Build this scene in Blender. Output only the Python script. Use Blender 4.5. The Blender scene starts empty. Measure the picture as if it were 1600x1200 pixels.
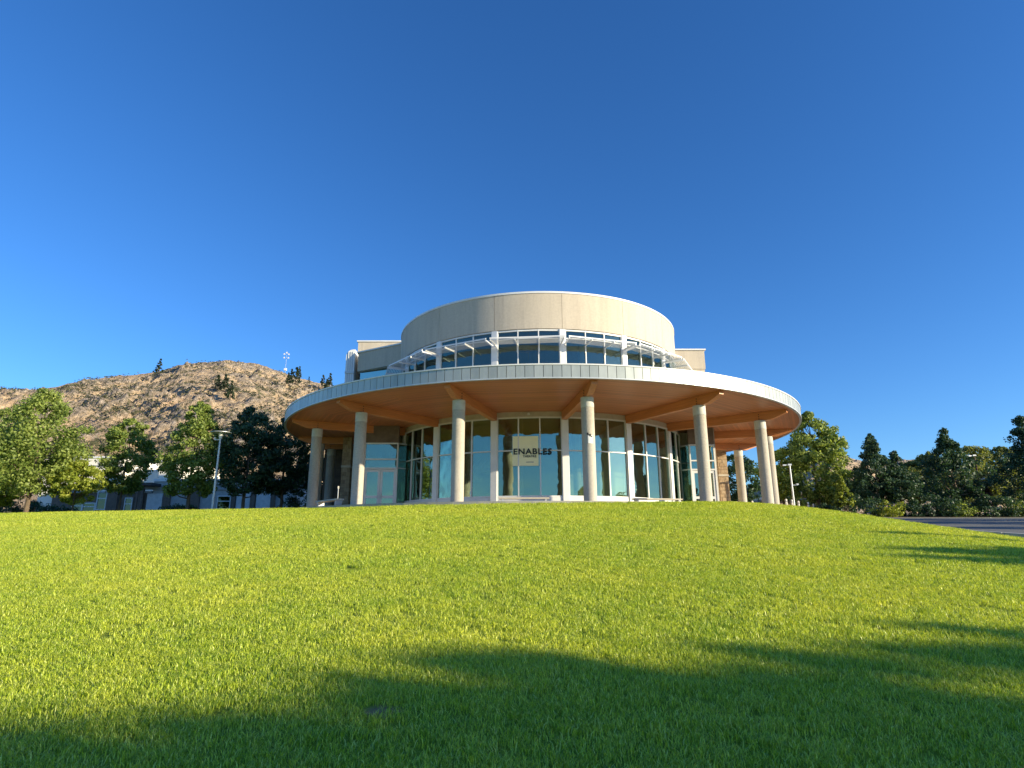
import bpy, math, random
import numpy as np
from math import sin, cos, radians as R, pi, hypot
from mathutils import Vector, Matrix
random.seed(7); rng = np.random.default_rng(7)
SC = bpy.context.scene

# ------------------------------------------------------------------ camera, sky, sun, exposure
PITCH = R(14.363); F = 951.04; CX = 788.6
cam = bpy.data.objects.new('camera', bpy.data.cameras.new('camera')); SC.collection.objects.link(cam)
cam.location = (0, 0, 0); cam.rotation_euler = (R(90) + PITCH, 0, 0)
cam.data.sensor_width = 36; cam.data.lens = F / 1600 * 36; cam.data.shift_x = 11.4 / 1600
cam.data.clip_start = .1; cam.data.clip_end = 6000
SC.camera = cam
SUN_A = R(66); SUN_E = R(14.2)                # the sun stands behind the camera to the right
SD = Vector((sin(SUN_A) * cos(SUN_E), -cos(SUN_A) * cos(SUN_E), sin(SUN_E)))
sun = bpy.data.objects.new('sun', bpy.data.lights.new('sun', 'SUN')); SC.collection.objects.link(sun)
sun.rotation_euler = SD.to_track_quat('Z', 'Y').to_euler(); sun.location = (60, -30, 40)
sun.data.energy = 3.9; sun.data.angle = R(.53); sun.data.color = (1, .86, .60)
W = bpy.data.worlds.new('World'); SC.world = W; W.use_nodes = True
nt = W.node_tree; nt.nodes.clear()
sk = nt.nodes.new('ShaderNodeTexSky'); sk.sky_type = 'NISHITA'; sk.sun_disc = False
sk.sun_elevation = SUN_E; sk.sun_rotation = math.atan2(SD.x, SD.y)
sk.air_density = 1.0; sk.dust_density = .3; sk.ozone_density = 3.5; sk.altitude = 400
hs = nt.nodes.new('ShaderNodeHueSaturation'); hs.inputs['Saturation'].default_value = 1.15; hs.inputs['Value'].default_value = 1
bg = nt.nodes.new('ShaderNodeBackground'); bg.inputs['Strength'].default_value = .084
wo = nt.nodes.new('ShaderNodeOutputWorld')
nt.links.new(sk.outputs[0], hs.inputs['Color']); tn = nt.nodes.new('ShaderNodeMix'); tn.data_type = 'RGBA'; tn.blend_type = 'MULTIPLY'; tn.inputs[0].default_value = 1; tn.inputs[7].default_value = (.72, .93, 1.2, 1)
nt.links.new(hs.outputs[0], tn.inputs[6]); nt.links.new(tn.outputs[2], bg.inputs[0]); nt.links.new(bg.outputs[0], wo.inputs[0])
SC.view_settings.view_transform = 'Standard'; SC.view_settings.look = 'None'
SC.view_settings.exposure = 1.2; SC.view_settings.gamma = 1
SC.render.film_transparent = False

# ------------------------------------------------------------------ helpers
def at(px, py, Y):
    """point at world depth Y seen at a photo pixel (surveying the photo)"""
    u = px - CX; v = 600 - py
    y = F * cos(PITCH) - v * sin(PITCH); z = F * sin(PITCH) + v * cos(PITCH)
    return Vector((u / y * Y, Y, z / y * Y))

def fade(t): return t * t * t * (t * (t * 6 - 15) + 10)
_perm = rng.permutation(4096); _g = rng.uniform(0, 2 * pi, 4096); _gx, _gy = np.cos(_g), np.sin(_g)
def perlin(x, y):
    x = np.asarray(x, float); y = np.asarray(y, float)
    xi = np.floor(x).astype(int); yi = np.floor(y).astype(int); xf = x - xi; yf = y - yi
    def gd(a, b, dx, dy):
        h = _perm[(_perm[a & 4095] + b) & 4095]; return _gx[h] * dx + _gy[h] * dy
    u, v = fade(xf), fade(yf)
    a = gd(xi, yi, xf, yf); b = gd(xi + 1, yi, xf - 1, yf); c = gd(xi, yi + 1, xf, yf - 1); d = gd(xi + 1, yi + 1, xf - 1, yf - 1)
    return (a * (1 - u) + b * u) * (1 - v) + (c * (1 - u) + d * u) * v
def fbm(x, y, o=4, g=.5):
    s = 0; a = 1
    for i in range(o): s = s + a * perlin(x * 2 ** i + 17.3 * i, y * 2 ** i - 9.1 * i); a *= g
    return s
def ridged(x, y, o=4, g=.55):
    s = 0; a = 1
    for i in range(o): s = s + a * (1 - np.abs(perlin(x * 2 ** i + 31 * i, y * 2 ** i + 5 * i)) * 2); a *= g
    return s
def sstep(a, b, x):
    t = np.clip((np.asarray(x, float) - a) / (b - a), 0, 1); return t * t * (3 - 2 * t)

def link(o): SC.collection.objects.link(o); return o
def np_mesh(name, V, Q, mat, smooth=False):
    """V (n,3), Q (m,k) -> mesh"""
    me = bpy.data.meshes.new(name); V = np.asarray(V, np.float32); Q = np.asarray(Q, np.int32)
    me.vertices.add(len(V)); me.vertices.foreach_set('co', V.ravel())
    k = Q.shape[1]; me.loops.add(Q.size); me.loops.foreach_set('vertex_index', Q.ravel())
    me.polygons.add(len(Q)); me.polygons.foreach_set('loop_start', np.arange(len(Q), dtype=np.int32) * k)
    me.polygons.foreach_set('loop_total', np.full(len(Q), k, np.int32))
    me.polygons.foreach_set('use_smooth', np.full(len(Q), smooth, bool))
    if mat: me.materials.append(mat)
    me.update(calc_edges=True); return me

class MB:
    def __init__(s): s.v = []; s.f = []
    def add(s, vs, fs):
        n = len(s.v); s.v += [tuple(p) for p in vs]; s.f += [tuple(i + n for i in f) for f in fs]; return s
    def box(s, c, d, rz=0, rx=0):
        m = Matrix.Rotation(rz, 3, 'Z') @ Matrix.Rotation(rx, 3, 'X'); c = Vector(c); vs = []
        for z in (-1, 1):
            for x, y in ((-1, -1), (1, -1), (1, 1), (-1, 1)): vs.append(c + m @ Vector((x * d[0] / 2, y * d[1] / 2, z * d[2] / 2)))
        return s.add(vs, [(3, 2, 1, 0), (4, 5, 6, 7), (0, 1, 5, 4), (1, 2, 6, 5), (2, 3, 7, 6), (3, 0, 4, 7)])
    def prism(s, pts, z0, z1):
        n = len(pts); vs = [(x, y, z0) for x, y in pts] + [(x, y, z1) for x, y in pts]
        return s.add(vs, [tuple(range(n))[::-1], tuple(range(n, 2 * n))] + [(i, (i + 1) % n, n + (i + 1) % n, n + i) for i in range(n)])
    def tube(s, p0, p1, r0, r1=None, n=12, caps=True):
        r1 = r0 if r1 is None else r1; p0 = Vector(p0); p1 = Vector(p1); d = (p1 - p0).normalized()
        a = d.orthogonal().normalized(); b = d.cross(a); vs = []
        for p, r in ((p0, r0), (p1, r1)):
            for i in range(n): t = 2 * pi * i / n; vs.append(p + a * cos(t) * r + b * sin(t) * r)
        fs = [(i, (i + 1) % n, n + (i + 1) % n, n + i) for i in range(n)]
        if caps: fs += [tuple(range(n))[::-1], tuple(range(n, 2 * n))]
        return s.add(vs, fs)
    def lathe(s, prof, n=24, c=(0, 0)):
        vs = []; m = len(prof)
        for r, z in prof:
            for i in range(n): t = 2 * pi * i / n; vs.append((c[0] + r * cos(t), c[1] + r * sin(t), z))
        fs = [(k * n + i, k * n + (i + 1) % n, (k + 1) * n + (i + 1) % n, (k + 1) * n + i) for k in range(m - 1) for i in range(n)]
        fs += [tuple(range(n))[::-1], tuple((m - 1) * n + i for i in range(n))]
        return s.add(vs, fs)
    def arc(s, r0, r1, z0, z1, a0, a1, n):
        """curved block; angles from -Y towards +X"""
        vs = []
        for i in range(n + 1):
            a = a0 + (a1 - a0) * i / n
            for r, z in ((r0, z0), (r1, z0), (r1, z1), (r0, z1)): vs.append((r * sin(a), -r * cos(a), z))
        fs = [(0, 1, 2, 3), tuple(4 * n + k for k in (3, 2, 1, 0))]
        for i in range(n):
            for k in range(4): fs.append((4 * i + k, 4 * i + 4 + k, 4 * i + 4 + (k + 1) % 4, 4 * i + (k + 1) % 4))
        return s.add(vs, fs)
    def mesh(s, name, mat, smooth=False):
        me = bpy.data.meshes.new(name); me.from_pydata(s.v, [], s.f); me.materials.append(mat)
        if smooth:
            me.polygons.foreach_set('use_smooth', [True] * len(me.polygons)); me.update()
            me.set_sharp_from_angle(angle=R(35))
        import bmesh
        bm = bmesh.new(); bm.from_mesh(me); bmesh.ops.recalc_face_normals(bm, faces=bm.faces); bm.to_mesh(me); bm.free()
        return me
def inst(name, me, parent=None, rz=0, loc=(0, 0, 0), label=None):
    o = link(bpy.data.objects.new(name, me)); o.location = loc; o.rotation_euler = (0, 0, rz)
    if parent: o.parent = parent
    if label: o['label'] = label
    return o
def part(name, mb, mat, parent=None, smooth=False, rz=0, loc=(0, 0, 0), label=None):
    return inst(name, mb.mesh(name, mat, smooth), parent, rz, loc, label)
def tag(o, label, cat, group=None):
    o['label'] = label; o['category'] = cat
    if group: o['group'] = group
    return o
def thing(name, label, cat, loc=(0, 0, 0), rz=0, group=None):
    o = link(bpy.data.objects.new(name, None)); o.location = loc; o.rotation_euler = (0, 0, rz); o.empty_display_size = .3
    return tag(o, label, cat, group)
def struct(o): o['kind'] = 'structure'; return o
def copy_tree(o, parent=None):
    c = link(o.copy()); c.parent = parent
    for ch in list(o.children): copy_tree(ch, c)
    return c

# ------------------------------------------------------------------ materials
def new_mat(name):
    m = bpy.data.materials.new(name); m.use_nodes = True; m.node_tree.nodes.clear(); return m
class N:
    def __init__(s, m): s.t = m.node_tree; s.out = s.n('ShaderNodeOutputMaterial')
    def n(s, t, **k):
        x = s.t.nodes.new(t)
        for a, b in k.items(): setattr(x, a, b)
        return x
    def l(s, a, b): s.t.links.new(a, b)
    def noise(s, scale, detail=4, vec=None, rough=.55):
        x = s.n('ShaderNodeTexNoise'); x.inputs['Scale'].default_value = scale; x.inputs['Detail'].default_value = detail; x.inputs['Roughness'].default_value = rough
        if vec is not None: s.l(vec, x.inputs['Vector'])
        return x.outputs['Fac']
    def ramp(s, fac, stops):
        r = s.n('ShaderNodeValToRGB'); e = r.color_ramp.elements
        while len(e) < len(stops): e.new(.5)
        for i, (p, c) in enumerate(stops): e[i].position = p; e[i].color = (*c, 1) if len(c) == 3 else c
        s.l(fac, r.inputs[0]); return r.outputs[0]
    def mix(s, fac, a, b, mode='MIX'):
        x = s.n('ShaderNodeMix', data_type='RGBA', blend_type=mode)
        for v, i in ((fac, 0), (a, 6), (b, 7)):
            if hasattr(v, 'links'): s.l(v, x.inputs[i])
            elif i == 0: x.inputs[0].default_value = v
            else: x.inputs[i].default_value = (*v, 1)
        return x.outputs[2]
    def coords(s, kind='Object', scale=(1, 1, 1)):
        tc = s.n('ShaderNodeTexCoord'); mp = s.n('ShaderNodeMapping'); mp.inputs['Scale'].default_value = scale
        s.l(tc.outputs[kind], mp.inputs[0]); return mp.outputs[0]
    def world(s, scale=(1, 1, 1)):
        g = s.n('ShaderNodeNewGeometry'); mp = s.n('ShaderNodeMapping'); mp.inputs['Scale'].default_value = scale
        s.l(g.outputs['Position'], mp.inputs[0]); return mp.outputs[0]
    def bump(s, h, strength=.3, dist=.02):
        b = s.n('ShaderNodeBump'); b.inputs['Strength'].default_value = strength; b.inputs['Distance'].default_value = dist
        s.l(h, b.inputs['Height']); return b.outputs[0]
    def bsdf(s, col, rough=.6, metal=0, normal=None, spec=.5):
        b = s.n('ShaderNodeBsdfPrincipled')
        if hasattr(col, 'links'): s.l(col, b.inputs['Base Color'])
        else: b.inputs['Base Color'].default_value = (*col, 1)
        if hasattr(rough, 'links'): s.l(rough, b.inputs['Roughness'])
        else: b.inputs['Roughness'].default_value = rough
        b.inputs['Metallic'].default_value = metal; b.inputs['Specular IOR Level'].default_value = spec
        if normal is not None: s.l(normal, b.inputs['Normal'])
        s.l(b.outputs[0], s.out.inputs[0]); return b
def simple(name, c, rough=.6, metal=0, var=.12, scale=3, bump=.1):
    m = new_mat(name); n = N(m); f = n.noise(scale, 5, n.world())
    col = n.ramp(f, [(.3, tuple(x * (1 - var) for x in c)), (.7, tuple(min(1, x * (1 + var)) for x in c))])
    n.bsdf(col, rough, metal, n.bump(n.noise(scale * 12, 3, n.world()), bump)); return m

M_white = simple('white_aluminium', (.72, .72, .70), .35, 0, .05, 2, .02)
M_silver = simple('silver_metal', (.55, .57, .58), .4, .3, .08, 2, .02)
M_roof = simple('pale_roof_membrane', (.66, .64, .58), .7, 0, .08)
M_dark = simple('dark_metal', (.03, .03, .03), .5)
M_grey = simple('grey_paint', (.30, .31, .31), .5, 0, .08)
M_sill = simple('beige_sill', (.50, .45, .36), .75, 0, .1)

def m_concrete():
    m = new_mat('concrete'); n = N(m); w = n.world()
    a = n.noise(1.3, 6, n.world((1, 1, .35))); b = n.noise(14, 4, w)
    col = n.ramp(a, [(.25, (.27, .235, .19)), (.5, (.42, .39, .33)), (.75, (.52, .485, .41))])
    col = n.mix(.35, col, n.ramp(b, [(.3, (.3, .27, .22)), (.7, (.58, .53, .44))]))
    n.bsdf(col, .85, 0, n.bump(b, .35, .01)); return m
M_conc = m_concrete()
M_collar = simple('pale_concrete', (.52, .52, .48), .7, 0, .1, 4)
def m_stucco():
    m = new_mat('stucco'); n = N(m)
    st = n.noise(1.0, 6, n.world((1.6, 1.6, .16)), .6); fine = n.noise(9, 5, n.world()); gr = n.noise(60, 2, n.world())
    col = n.ramp(st, [(.3, (.42, .365, .29)), (.5, (.52, .455, .36)), (.72, (.58, .51, .405))])
    dr = n.noise(1, 5, n.world((2.4, 2.4, .22)), .7); col = n.mix(n.ramp(dr, [(.54, (0, 0, 0)), (.70, (.6, .6, .6))]), col, (.36, .31, .25))
    col = n.mix(.3, col, n.ramp(fine, [(.3, (.40, .345, .27)), (.7, (.62, .55, .43))]))
    n.bsdf(col, .9, 0, n.bump(gr, .5, .01)); return m
M_stucco = m_stucco()
def m_fascia():
    m = new_mat('zinc_fascia'); n = N(m)
    oi = n.n('ShaderNodeObjectInfo')
    col = n.ramp(oi.outputs['Random'], [(0, (.34, .37, .35)), (.5, (.40, .43, .40)), (1, (.46, .485, .45))])
    st = n.noise(2, 4, n.world((2, 2, .5)))
    col = n.mix(.18, col, n.ramp(st, [(.35, (.25, .27, .26)), (.65, (.55, .56, .52))]))
    n.bsdf(col, .42, .35, n.bump(n.noise(5, 2, n.world()), .06, .01)); return m
M_fascia = m_fascia()
def m_wood(name, c, scale, plank=None):
    m = new_mat(name); n = N(m); v = n.coords('Object', scale)
    f = n.noise(1, 6, v, .65); col = n.ramp(f, [(.3, tuple(x * .72 for x in c)), (.5, c), (.72, tuple(min(1, x * 1.28) for x in c))])
    big = n.noise(.35, 3, n.world()); col = n.mix(.25, col, n.ramp(big, [(.35, tuple(x * .65 for x in c)), (.65, tuple(x * 1.3 for x in c))]))
    nor = n.bump(f, .12, .005)
    if plank:                                  # boards laid side by side, each its own tone, with a fine joint
        sx = n.n('ShaderNodeSeparateXYZ'); n.l(n.coords('Object'), sx.inputs[0])
        mul = n.n('ShaderNodeMath', operation='MULTIPLY'); mul.inputs[1].default_value = 1 / plank; n.l(sx.outputs['Y'], mul.inputs[0])
        fl = n.n('ShaderNodeMath', operation='FLOOR'); n.l(mul.outputs[0], fl.inputs[0])
        wn = n.n('ShaderNodeTexWhiteNoise', noise_dimensions='1D'); n.l(fl.outputs[0], wn.inputs['W'])
        col = n.mix(.45, col, n.ramp(wn.outputs['Value'], [(0, tuple(x * .62 for x in c)), (1, tuple(x * 1.35 for x in c))]))
        fr = n.n('ShaderNodeMath', operation='FRACT'); n.l(mul.outputs[0], fr.inputs[0])
        j = n.ramp(fr.outputs[0], [(.0, (0, 0, 0)), (.07, (1, 1, 1))])
        col = n.mix(1, col, n.mix(.55, (1, 1, 1), j), 'MULTIPLY')
    n.bsdf(col, .42, 0, nor); return m
M_soffit = m_wood('soffit_boards', (.50, .185, .07), (.8, 14, 1), .14)
M_beam = m_wood('glulam', (.56, .22, .075), (18, .8, 26))
def m_glass(name, base=.34, tint=(.50, .62, .60)):
    m = new_mat(name); n = N(m)
    tr = n.n('ShaderNodeBsdfTransparent'); tr.inputs[0].default_value = (*tint, 1)
    gl = n.n('ShaderNodeBsdfGlossy'); gl.inputs['Roughness'].default_value = .0; gl.inputs['Color'].default_value = (.58, .72, .60, 1)
    n.l(n.bump(n.noise(.8, 2, n.world()), .16, .06), gl.inputs['Normal'])
    fr = n.n('ShaderNodeFresnel'); fr.inputs[0].default_value = 1.5
    mr = n.n('ShaderNodeMapRange'); mr.inputs['To Min'].default_value = base; mr.inputs['To Max'].default_value = .95; n.l(fr.outputs[0], mr.inputs[0])
    mx = n.n('ShaderNodeMixShader'); n.l(mr.outputs[0], mx.inputs[0]); n.l(tr.outputs[0], mx.inputs[1]); n.l(gl.outputs[0], mx.inputs[2])
    n.l(mx.outputs[0], n.out.inputs[0]); return m
M_glass = m_glass('window_glass', .27, (.70, .78, .72))
M_glass2 = m_glass('clerestory_glass', .12, (.66, .72, .74))
M_inner = simple('interior_plaster', (.62, .57, .44), .8)
M_innerf = simple('interior_floor', (.16, .13, .10), .5)
M_cream = simple('cream_render', (.80, .76, .65), .85, 0, .07, 1.2)
M_brown = simple('brown_masonry', (.16, .12, .09), .85, 0, .2, 3)
def m_stone():
    m = new_mat('sandstone'); n = N(m); oi = n.n('ShaderNodeObjectInfo')
    col = n.ramp(oi.outputs['Random'], [(0, (.30, .20, .115)), (.5, (.42, .30, .175)), (1, (.50, .38, .24))])
    f = n.noise(6, 5, n.world()); col = n.mix(.4, col, n.ramp(f, [(.3, (.2, .13, .08)), (.7, (.55, .42, .27))]))
    n.bsdf(col, .9, 0, n.bump(f, .6, .03)); return m
M_stone = m_stone()
M_mortar = simple('mortar', (.22, .18, .14), .95)
M_asphalt = simple('asphalt', (.12, .125, .12), .9, 0, .22, 1.5, .3)
M_kerb = simple('kerb_concrete', (.42, .41, .38), .85)
M_pave = simple('paving_concrete', (.38, .355, .31), .85, 0, .12, 1)
def m_ground():
    m = new_mat('dry_soil'); n = N(m); a = n.noise(.05, 6, n.world()); b = n.noise(1.2, 5, n.world())
    col = n.ramp(a, [(.35, (.10, .11, .045)), (.5, (.19, .15, .08)), (.65, (.26, .20, .12))])
    col = n.mix(.4, col, n.ramp(b, [(.3, (.06, .07, .03)), (.7, (.28, .22, .13))])); n.bsdf(col, .95, 0, n.bump(b, .5, .1)); return m
M_ground = m_ground()
def m_lawn():
    m = new_mat('lawn_turf'); n = N(m)
    a = n.noise(.35, 5, n.world()); b = n.noise(9, 5, n.world((1, .6, 1)), .7); c = n.noise(45, 3, n.world())
    col = n.ramp(a, [(.3, (.22, .32, .02)), (.55, (.34, .42, .03)), (.75, (.44, .46, .04))])
    col = n.mix(.55, col, n.ramp(b, [(.3, (.03, .05, .005)), (.7, (.34, .38, .03))]))
    # the worn brown spot in the near lawn
    ds = n.n('ShaderNodeVectorMath', operation='DISTANCE'); n.l(n.world(), ds.inputs[0]); ds.inputs[1].default_value = (-.86, 4.35, -1.1); m['spot'] = 1
    nz = n.n('ShaderNodeMath', operation='MULTIPLY_ADD'); n.l(n.noise(18, 3, n.world()), nz.inputs[0]); nz.inputs[1].default_value = .2; n.l(ds.outputs['Value'], nz.inputs[2])
    col = n.mix(n.ramp(nz.outputs[0], [(.17, (1, 1, 1)), (.24, (0, 0, 0))]), col, (.34, .22, .11)); ds.name = 'spot'
    n.bsdf(col, .9, 0, n.bump(c, .8, .04), .2); return m
M_lawn = m_lawn()
def m_leaf(name, dark, mid, light, trans=.35, scale=.5, world_scale=.6):
    m = new_mat(name); n = N(m); g = n.n('ShaderNodeNewGeometry')
    c1 = n.ramp(g.outputs['Random Per Island'], [(0, dark), (.5, mid), (1, light)])
    col = n.mix(.35, c1, n.ramp(n.noise(world_scale, 3, n.world()), [(.35, dark), (.65, light)]))
    d = n.n('ShaderNodeBsdfPrincipled'); n.l(col, d.inputs['Base Color']); d.inputs['Roughness'].default_value = .5; d.inputs['Specular IOR Level'].default_value = .35
    t = n.n('ShaderNodeBsdfTranslucent'); n.l(n.mix(1, col, (1.5, 1.5, .7), 'MULTIPLY'), t.inputs[0])
    mx = n.n('ShaderNodeMixShader'); mx.inputs[0].default_value = trans
    n.l(d.outputs[0], mx.inputs[1]); n.l(t.outputs[0], mx.inputs[2]); n.l(mx.outputs[0], n.out.inputs[0]); return m
M_leaf = m_leaf('pear_leaves', (.06, .11, .018), (.17, .24, .045), (.38, .44, .12))
M_leafy = m_leaf('yellow_green_leaves', (.13, .18, .02), (.25, .31, .035), (.40, .42, .07))
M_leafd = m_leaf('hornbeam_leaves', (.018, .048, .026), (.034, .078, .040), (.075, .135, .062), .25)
M_leafo = m_leaf('olive_leaves', (.09, .12, .03), (.17, .20, .05), (.28, .29, .09))
M_pine = m_leaf('pine_needles', (.016, .03, .014), (.026, .045, .02), (.04, .06, .028), .15)
M_scrub = m_leaf('sage_scrub', (.045, .05, .03), (.075, .08, .045), (.11, .11, .06), .15)
M_red = m_leaf('red_leaves', (.06, .022, .015), (.11, .04, .02), (.16, .07, .03))
M_bark = simple('bark', (.13, .095, .065), .9, 0, .3, 5, .6)
def m_hill():
    m = new_mat('hill_rock_and_dry_grass'); n = N(m)
    at_ = n.n('ShaderNodeAttribute'); at_.attribute_name = 'rock'
    f = n.noise(.04, 8, n.world(), .65); g = n.noise(.55, 7, n.world(), .78); h = n.noise(.16, 8, n.world(), .72); q = n.noise(.9, 4, n.world(), .7)
    grass = n.ramp(f, [(.3, (.42, .30, .17)), (.5, (.62, .45, .27)), (.7, (.62, .38, .24))])
    grass = n.mix(.5, grass, n.ramp(g, [(.36, (.16, .125, .08)), (.5, (.48, .36, .24)), (.64, (.76, .61, .43))]))
    rock = n.ramp(g, [(.28, (.06, .055, .05)), (.5, (.26, .22, .18)), (.68, (.60, .50, .41))])
    col = n.mix(at_.outputs['Fac'], grass, rock)
    sc = n.ramp(h, [(.55, (0, 0, 0)), (.60, (1, 1, 1))])
    col = n.mix(sc, col, (.11, .11, .06))
    dk = n.ramp(q, [(.36, (1, 1, 1)), (.43, (0, 0, 0))]); col = n.mix(dk, col, n.mix(.75, col, (.04, .045, .025)))
    n.bsdf(col, .95, 0, n.bump(g, 1, 1.6), .1); return m
M_hill = m_hill()

# ------------------------------------------------------------------ terrain
BC = (2.39, 44.1); PV = 1.6                   # drum centre and paving level
def softmin(a, b, k): return -k * np.logaddexp(-a / k, -b / k)
_cx = [-90, -45, -30, -25, -18, -13, -9.3, -4, 0, 5, 10, 90]; _cy = [44, 42, 38.5, 36.5, 34.5, 33, 31.6, 28.6, 27.3, 26.8, 26.8, 26.8]
def terrain(x, y):
    x = np.asarray(x, float); y = np.asarray(y, float)
    yc = np.interp(x, _cx, _cy); s = 3.2 / yc
    p = -1.6 + s * np.where(y > 0, y, y * .3)
    lawn = softmin(p, 1.585, .05) - .018 * np.clip(x - 9, 0, 8) ** 2 * (1 - sstep(26, 34, y))
    lawn = lawn + .03 * perlin(x * .12, y * .12) * sstep(0, 6, y) * (1 - sstep(22, 27, y))
    road = np.minimum(-.95 + .055 * y, 2.6)
    w = sstep(14.2, 16.6, x) * (1 - .0 * y)
    w = np.where(np.hypot(x - BC[0], y - BC[1]) < 19, w * sstep(17.6, 19, np.hypot(x - BC[0], y - BC[1])), w)
    return lawn * (1 - w) + road * w
def hgt(x, y): return float(terrain(x, y))
def sheet(name, xs, ys, off, mat, keep=None, zf=terrain):
    X, Y = np.meshgrid(xs, ys); Z = zf(X, Y) + (off(X, Y) if callable(off) else off)
    V = np.stack([X, Y, Z], -1).reshape(-1, 3); nx = len(xs); ny = len(ys)
    i = np.arange(ny - 1)[:, None] * nx + np.arange(nx - 1)[None]; Q = np.stack([i, i + 1, i + nx + 1, i + nx], -1).reshape(-1, 4)
    if keep is not None:
        c = V[Q].mean(1); Q = Q[keep(c[:, 0], c[:, 1])]
        u, inv = np.unique(Q, return_inverse=True); V = V[u]; Q = inv.reshape(Q.shape)
    return struct(link(bpy.data.objects.new(name, np_mesh(name, V, Q, mat, True))))
fx = np.concatenate([-np.geomspace(4000, 72, 26), np.arange(-70, 90, 1.0), np.geomspace(92, 4000, 26)])
fy = np.concatenate([-np.geomspace(1500, 32, 18), np.arange(-30, 90, 1.0), np.geomspace(92, 4500, 30)])
sheet('ground', fx, fy, lambda X, Y: -.2 * ((X > -66) & (X < 87) & (Y > -28) & (Y < 47)), M_ground)
rdisc = lambda x, y: np.hypot(x - BC[0], y - BC[1])
lawn = sheet('lawn', np.arange(-68, 15.9, .35), np.arange(-29, 48, .35), 0, M_lawn, lambda x, y: (rdisc(x, y) > 17.9) & ((x < 0) | (y < 44.1)))
road = sheet('road', np.arange(16.1, 90, .6), np.concatenate([np.arange(-29, 48.5, .6)]), -.01, M_asphalt, lambda x, y: rdisc(x, y) > 18.2)
mb = MB(); mb.lathe([(17.95, -.6), (17.95, 0), (.1, 0.002)], 96)
pav = struct(part('paving', mb, M_pave, None, loc=(BC[0], BC[1], PV)))
# kerb along the lawn edge: stones laid end to end
kerb = struct(link(bpy.data.objects.new('kerb', None)))
kerb.location = (0, 0, 0)
yy = -8.0
while yy < 47:
    y0, y1 = yy, yy + 1.96; z0, z1 = hgt(16.0, y0), hgt(16.0, y1); m_ = MB()
    x0 = 15.85; vs = [(x0, y0, z0 - .2), (x0 + .2, y0, z0 - .2), (x0 + .2, y1, z1 - .2), (x0, y1, z1 - .2), (x0, y0, z0 + .12), (x0 + .18, y0, z0 + .12), (x0 + .18, y1, z1 + .12), (x0, y1, z1 + .12)]
    m_.add(vs, [(3, 2, 1, 0), (4, 5, 6, 7), (0, 1, 5, 4), (1, 2, 6, 5), (2, 3, 7, 6), (3, 0, 4, 7)]); part('kerb_stone', m_, M_kerb, kerb); yy += 2
for px, py in ((1516, 816), (1583, 823), (1392 + 60, 812)):
    p = at(px, py, 44 if py < 820 else 38); z = hgt(p.x, p.y); m_ = MB(); m_.box((0, 0, 0), (.14, 2.6, .01), .5)
    tag(part('road_marking', m_, M_white, None, loc=(p.x, p.y, z + .012)), {816: 'short white parking line in the middle of the car park', 823: 'short white parking line near the right photo edge', 812: 'short white parking line at the left corner of the car park'}[py], 'road marking')

# ------------------------------------------------------------------ hills
def hill(name, pts, d0, d1, d2, dphi, nd, amp, seed, phi_ext):
    ph = []; ra = []
    for px, py in pts:
        p = at(px, py, 1.0); ph.append(math.atan2(p.x, p.y)); ra.append(p.z / hypot(p.x, p.y))
    ph = [ph[0] - phi_ext[0]] + ph + [ph[-1] + phi_ext[1]]; ra = [ra[0] * .35] + ra + [ra[-1] * phi_ext[2]]
    A = np.arange(ph[0] - .05, ph[-1] + .05, dphi); D = np.concatenate([np.linspace(d0, d1, nd), np.linspace(d1, d2, nd // 4)[1:]])
    P, DD = np.meshgrid(A, D); X = np.sin(P) * DD; Y = np.cos(P) * DD
    H = np.interp(P, ph, ra, left=0, right=0) * d1
    for _ in range(1):
        k = np.ones(9) / 9; H = np.apply_along_axis(lambda r: np.convolve(np.pad(r, 4, 'edge'), k, 'valid'), 1, H)
    u = np.clip((DD - d0) / (d1 - d0), 0, None)
    prof = np.where(u <= 1, np.clip(u, 0, 1) ** .92, 1 - .35 * (u - 1) ** 1.2 - .25 * (u - 1))
    S = amp
    r1 = ridged((X + 60 * seed) / 55, Y / 55, 4) - 1.3; r2 = ridged(X / 16 + seed, Y / 16, 4) - 1.3; r3 = fbm(X / 5, Y / 5 + seed, 3)
    mask = np.clip(.5 + fbm(X / 60 + 3 * seed, Y / 60, 3) * 1.3, 0, 1)
    env = np.clip(u * 4, 0, 1)
    Z = 1.4 + H * prof + S * env * (3.6 * (r1 - .1) * (1 - .7 * np.clip(1 - abs(u - 1) * 6, 0, 1)) + 2.0 * r2 * mask * (1 - .5 * np.clip(1 - abs(u - 1) * 8, 0, 1)) + 2.1 * r3 * (.35 + mask) * (1 - .6 * np.clip(1 - abs(u - 1) * 8, 0, 1)))
    Z = np.where(DD <= d0 + 1, -3, Z)
    V = np.stack([X, Y, Z], -1).reshape(-1, 3); nx = len(A); ny = len(D)
    i = np.arange(ny - 1)[:, None] * nx + np.arange(nx - 1)[None]; Q = np.stack([i, i + 1, i + nx + 1, i + nx], -1).reshape(-1, 4)
    me = np_mesh(name, V, Q, M_hill, False)
    a = me.attributes.new('rock', 'FLOAT', 'POINT')
    rk = np.clip((r2 * mask) * 2.2 + .25 + r3 * 1.2 + (r1) * .35, 0, 1); a.data.foreach_set('value', rk.astype(np.float32).ravel())
    o = struct(link(bpy.data.objects.new(name, me)))
    return o, (A, D, Z)
hill_o, HG = hill('hill', [(-160, 640), (-60, 622), (0, 613), (60, 612), (110, 601), (180, 592), (245, 586), (290, 572), (345, 566), (400, 572), (450, 588), (500, 600), (540, 610), (620, 640), (700, 680)],
                  130, 460, 760, .0022, 190, 1.35, 1, (.35, .12, .3))
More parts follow.
